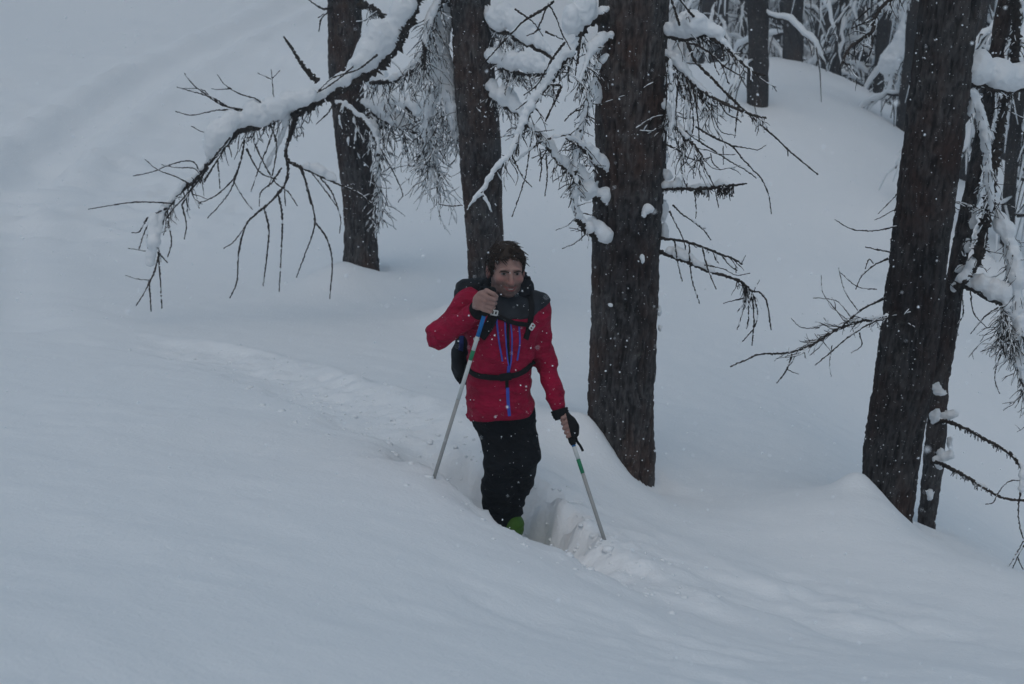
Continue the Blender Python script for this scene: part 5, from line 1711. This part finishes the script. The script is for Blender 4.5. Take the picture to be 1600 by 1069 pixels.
lo, hi = bounds([HEADC + [0, 0, 0.03]], 0.15)
hair_o = sdf_mesh('hair', hair, lo, hi, 0.0045, M_HAIR, body)
lk = Buf()
r2 = np.random.default_rng(12)
cnt = 0
EC, EA = A3(0, 0.022, 0.036), A3(0.078, 0.097, 0.081)
while cnt < 1250:
    u = r2.normal(size=3)
    u /= np.linalg.norm(u)
    q = EC + u * EA
    if hairline(q[None])[0] > 0.004 or q[2] < -0.035: continue
    cnt += 1
    ln = r2.uniform(0.03, 0.070) * (0.58 if u[1] < -0.45 else 1)
    top = sstep(-0.1, 0.6, u[2])
    w = A3(0.75, -0.20, 0.1) * top + A3(0.25 * np.sign(u[0]) * 0 + 0.2, 0.1, -1.0) * (1 - top) + r2.normal(size=3) * 0.30
    if u[1] < -0.45: w = w + A3(0.55, -0.1, -0.55) * r2.uniform(0, 0.8)
    w = w - u * (w @ u)
    w /= np.linalg.norm(w)
    lift = r2.uniform(0.002, 0.010) + (r2.random() < 0.08) * r2.uniform(0.006, 0.020)
    pts = []
    for t in np.linspace(0, 1, 7):
        uu = u + w * t * ln / 0.088
        uu /= np.linalg.norm(uu)
        pts.append(EC + uu * (EA + 0.006 + lift * t ** 1.4))
    pts = np.array(pts) + r2.normal(size=3) * 0.002
    lk.tube(hw(pts), np.array([0.0026, 0.003, 0.0028, 0.0025, 0.002, 0.0014, 0.0005]), 4)
tag(lk.link('hair_strands', M_HAIR, hair_o), None, None, None, 'stuff')


def blob(name, c, r, mat, parent, n=(12, 8), local=True):
    th = np.arange(n[0]) * 2 * math.pi / n[0]
    ph = np.linspace(0, math.pi, n[1])
    v = np.stack([np.cos(th)[None] * np.sin(ph)[:, None], np.sin(th)[None] * np.sin(ph)[:, None], np.cos(ph)[:, None] * np.ones((1, n[0]))], -1) * np.asarray(r) + np.asarray(c)
    i = np.arange(n[1] - 1)[:, None] * n[0]
    j = np.arange(n[0])[None]
    q = np.stack([i + j, i + n[0] + j, i + n[0] + (j + 1) % n[0], i + (j + 1) % n[0]], -1).reshape(-1, 4)
    v = v.reshape(-1, 3)
    return link_mesh(name, hw(v) if local else v, [q], mat, parent)


for s in (-1, 1):
    ey = blob('eye', (s * 0.031, -0.0775, 0.000), (0.0125, 0.0110, 0.0052), M_EYE, body)
    blob('iris', (s * 0.031 - 0.001, -0.0862, 0.000), (0.0058, 0.004, 0.0046), M_IRIS, ey)
    b = Buf()
    b.tube(hw(spline(np.array([(s * 0.011, -0.0975, 0.0085), (s * 0.026, -0.0985, 0.0135), (s * 0.042, -0.088, 0.0125), (s * 0.051, -0.077, 0.006)]), 0.004)), np.interp(np.linspace(0, 1, 14), [0, 0.4, 1], [0.0026, 0.0034, 0.0014])[:len(spline(np.array([(s * 0.011, -0.0975, 0.0085), (s * 0.026, -0.0985, 0.0135), (s * 0.042, -0.088, 0.0125), (s * 0.051, -0.077, 0.006)]), 0.004))], 6)
    b.link('eyebrow', M_HAIR, body)
b = Buf()
lp = spline(np.array([(-0.031, -0.084, -0.0545), (-0.015, -0.0980, -0.0610), (0, -0.1015, -0.0610), (0.015, -0.0980, -0.0610), (0.031, -0.084, -0.0545)]), 0.004)
b.tube(hw(lp), 0.0034 * np.sin(np.linspace(0.25, math.pi - 0.25, len(lp))), 6)
b.link('upper_lip', M_LIP, body)
b = Buf()
lp = spline(np.array([(-0.029, -0.085, -0.0560), (-0.014, -0.0970, -0.0710), (0, -0.1000, -0.0745), (0.014, -0.0970, -0.0710), (0.029, -0.085, -0.0560)]), 0.004)
b.tube(hw(lp), 0.0040 * np.sin(np.linspace(0.25, math.pi - 0.25, len(lp))), 6)
b.link('lower_lip', M_LIP, body)
b = Buf()
lp = spline(np.array([(-0.022, -0.0885, -0.0625), (0, -0.0980, -0.0672), (0.022, -0.0885, -0.0625)]), 0.004)
b.tube(hw(lp), np.full(len(lp), 0.0034), 6)
b.link('teeth', M_TOOTH, body)


# black half-glove over the back of the lowered hand
def gaiter(p):
    d = hand_sdf(H2)(p) - 0.003
    fr = p - C2
    cut = -(fr[..., 0] - 0.006 + 0.25 * fr[..., 2])
    return np.maximum(d, cut)


lo, hi = bounds([C2, WR_L], 0.10)
sdf_mesh('half_glove', gaiter, lo, hi, 0.004, M_WEB, person)

# --- backpack
pk = empty('backpack', J(778, 560, 0.22))
tag(pk, 'black backpack worn by the man, seen behind his shoulder and hip', 'backpack')


def pack(p):
    c = J(766, 518, 0.225)
    q = np.abs(p - c) - A3(0.120, 0.075, 0.200)
    d = np.linalg.norm(np.maximum(q, 0), axis=-1) + np.minimum(q.max(-1), 0) - 0.045
    d = smin(d, ell(p, J(736, 450, 0.10), (0.070, 0.075, 0.045)), 0.03)
    d = smin(d, ell(p, J(717, 563, 0.12), (0.034, 0.075, 0.085)), 0.02)
    x, y, z = p[..., 0], p[..., 1], p[..., 2]
    return d - 0.007 * fbm3(x * 18, y * 18, z * 22, 2, 90)


lo, hi = bounds([J(776, 512, 0.225)], 0.36)
pko = sdf_mesh('pack_body', pack, lo, hi, 0.010, M_PACK, pk)
ribbon('side_trim', pack, ((722, 523), (720, 548)), 0.022, 0.004, M_PACKBLUE, pk)
b = Buf()
b.tube(spline(np.array([J(714, 583, 0.09), J(716, 594, 0.085), J(719, 600, 0.085), J(720, 590, 0.09)]), 0.01), np.full(40, 0.004)[:len(spline(np.array([J(714, 583, 0.09), J(716, 594, 0.085), J(719, 600, 0.085), J(720, 590, 0.09)]), 0.01))], 5)
b.link('strap_end', M_WEB, pk)
ribbon('shoulder_strap', jsm, ((749, 452), (763, 470), (771, 488), (766, 505), (753, 526)), 0.046, 0.016, M_WEB, pk)
ribbon('shoulder_strap', jsm, ((822, 452), (830, 470), (830, 490), (826, 510), (821, 530)), 0.026, 0.012, M_WEB, pk)
ribbon('chest_strap', jsm, ((770, 494), (785, 498), (800, 504), (815, 506), (826, 508)), 0.020, 0.016, M_WEB, pk)
ribbon('waist_belt', jsm, ((729, 574), (742, 585), (760, 589), (785, 590), (805, 586), (820, 579), (834, 566)), 0.026, 0.009, M_WEB, pk)
ribbon('waist_buckle', jsm, ((781, 590), (799, 588)), 0.034, 0.015, M_WEB, pk)


def buckle(px, py, w, h, ang):
    q, g = on(jsm, px, py)
    q = q + g * 0.026
    rt = A3(math.cos(ang), 0, math.sin(ang))
    rt = rt - g * (rt @ g)
    rt /= np.linalg.norm(rt)
    up = np.cross(g, rt)
    if up[2] < 0: up = -up
    b = Buf()
    for sx, sy, ex, ey in [(-1, -1, 1, -1), (-1, 1, 1, 1), (-1, -1, -1, 1), (1, -1, 1, 1), (0, -1, 0, 1)]:
        b.tube(np.array([q + rt * sx * w + up * sy * h, q + rt * (sx + ex) / 2 * w + up * (sy + ey) / 2 * h, q + rt * ex * w + up * ey * h]), np.full(3, 0.0036), 6)
    b.link('buckle', M_BUCKLE, pk)


buckle(772, 494, 0.014, 0.012, -0.25)
buckle(826, 509, 0.013, 0.009, 0.75)
buckle(750, 529, 0.012, 0.009, 0.5)

# --- ski poles
M_POLEGREY = make_fabric('grey_pole_shaft', (0.34, 0.34, 0.33), 0.08, 0.4)
M_POLEWHITE = make_fabric('white_pole_shaft', (0.55, 0.57, 0.56), 0.05, 0.4)
M_POLEBLUE = make_fabric('blue_pole_shaft', (0.02, 0.16, 0.42), 0.1, 0.4)
M_POLEGREEN = make_fabric('green_pole_band', (0.03, 0.20, 0.10), 0.3, 0.4)
M_GRIP = make_fabric('black_rubber_grip', (0.010, 0.010, 0.010), 0.2, 0.8)


def pole(label, top, tip, ax, bands, strap):
    root = empty('ski_pole', tip)
    tag(root, label, 'ski pole', 'ski poles held by the man')
    L = np.linalg.norm(tip - top)
    b = Buf()
    s = np.array([0, 0.012, 0.03, 0.06, 0.09, 0.12, 0.135])
    b.tube(top + ax * s[:, None], np.array([0.012, 0.020, 0.0175, 0.0155, 0.0165, 0.017, 0.012]), 10)
    b.link('grip', M_GRIP, root)
    for n, (a, e, r, m) in enumerate(bands):
        b = Buf()
        b.tube(np.array([top + ax * L * a, top + ax * L * (a + e) / 2, top + ax * L * e]), np.array([r, r, r * 0.97]), 10)
        b.link('shaft', m, root)
    b = Buf()
    b.tube(np.array([tip - ax * 0.02, tip + ax * 0.10]), np.array([0.006, 0.002]), 6)
    b.link('tip', M_POLEGREY, root)
    b = Buf()
    th = np.linspace(0, 2 * math.pi, 25)
    e1 = np.cross(ax, [0, 1.0, 0])
    e1 /= np.linalg.norm(e1)
    e2 = np.cross(ax, e1)
    b.tube(tip + ax * 0.05 + 0.045 * (np.cos(th)[:, None] * e1 + np.sin(th)[:, None] * e2), np.full(25, 0.004), 5, False)
    for k in range(4):
        t = k * math.pi / 2
        b.tube(np.array([tip + ax * 0.045, tip + ax * 0.05 + 0.045 * (math.cos(t) * e1 + math.sin(t) * e2)]), np.array([0.005, 0.004]), 5)
    b.link('basket', M_GRIP, root)
    b = Buf()
    sp = spline(np.array(strap), 0.008)
    b.tube(sp, np.stack([np.full(len(sp), 0.007), np.full(len(sp), 0.003)] * 3, 1), 6)
    b.link('wrist_strap', M_WEB, root)


pole('pole raised to chest height, pale shaft with a blue top, planted left of the man', TOP1, TIP1, AX1,
     [(0.10, 0.225, 0.0096, M_POLEBLUE), (0.225, 0.29, 0.0098, M_POLEWHITE), (0.29, 0.335, 0.0097, M_POLEGREEN), (0.335, 0.52, 0.0095, M_POLEWHITE), (0.52, 0.99, 0.0088, M_POLEGREY)],
     [TOP1 + AX1 * 0.01, J(760, 462, -0.24), J(750, 478, -0.20), J(748, 490, -0.22), J(754, 494, -0.26)])
pole('pole held low beside his thigh, dark grey shaft with a green band', TOP2, TIP2, AX2,
     [(0.12, 0.21, 0.0096, M_POLEBLUE), (0.21, 0.30, 0.0097, M_POLEWHITE), (0.30, 0.40, 0.0097, M_POLEGREEN), (0.40, 0.99, 0.0090, M_POLEGREY)],
     [TOP2 + AX2 * 0.02, J(893, 665, -0.10), J(899, 680, -0.11), J(902, 690, -0.115), J(907, 697, -0.115), J(911, 705, -0.12)])

# snow that has settled on the man's hair, shoulders and clothes
sg = np.random.default_rng(31)
b = Buf()
full = lambda p: np.minimum(np.minimum(jacket(p, True), trousers(p)), np.minimum(hair(p) - 0.006, collar(p)))
n = 0
tries = 0
while n < 120 and tries < 900:
    tries += 1
    px_, py_ = (sg.uniform(672, 880), sg.uniform(378, 800)) if sg.random() < 0.62 else (sg.uniform(755, 850), sg.uniform(376, 495))
    r = ray(px_, py_)
    r = r / r[1]
    t = np.arange(5.9, 6.8, 0.01)
    v = full(EYE + t[:, None] * r)
    if not (v < 0).any(): continue
    q = EYE + t[int(np.argmax(v < 0))] * r
    s = math.exp(min(-5.7, sg.normal(-6.55, 0.4)))
    b.add(ic * s * sg.uniform(0.6, 1.3, (12, 3)) + q + np.array([0, -0.008, 0]), None, icf)
    n += 1
tag(b.link('settled_snow', M_FLAKE, person), kind='stuff')

# ------------------------------------------------------------------ snowy air
def haze_box(lo, hi, density):
    lo, hi = np.array(lo, float), np.array(hi, float)
    v = np.array([[lo[0] if i & 4 == 0 else hi[0], lo[1] if i & 2 == 0 else hi[1], lo[2] if i & 1 == 0 else hi[2]] for i in range(8)])
    q = [[0, 1, 3, 2], [4, 6, 7, 5], [0, 4, 5, 1], [2, 3, 7, 6], [0, 2, 6, 4], [1, 5, 7, 3]]
    m = bpy.data.materials.new('haze')
    m.use_nodes = True
    n, l = m.node_tree.nodes, m.node_tree.links
    n.clear()
    o = n.new('ShaderNodeOutputMaterial')
    p = n.new('ShaderNodeVolumePrincipled')
    p.inputs['Color'].default_value = (0.92, 0.95, 1.0, 1)
    p.inputs['Density'].default_value = density
    p.inputs['Anisotropy'].default_value = 0.2
    l.new(p.outputs[0], o.inputs['Volume'])
    h = link_mesh('haze', v, [np.array(q)], m, None, False)
    tag(h, 'thin grey snowy haze hanging in the air between the trees', None, None, 'stuff')


allz = []
haze_box((-120, -80, float(GZ.min()) - 1.0), (120, 130, HAZE_TOP), HAZE_DENSITY)
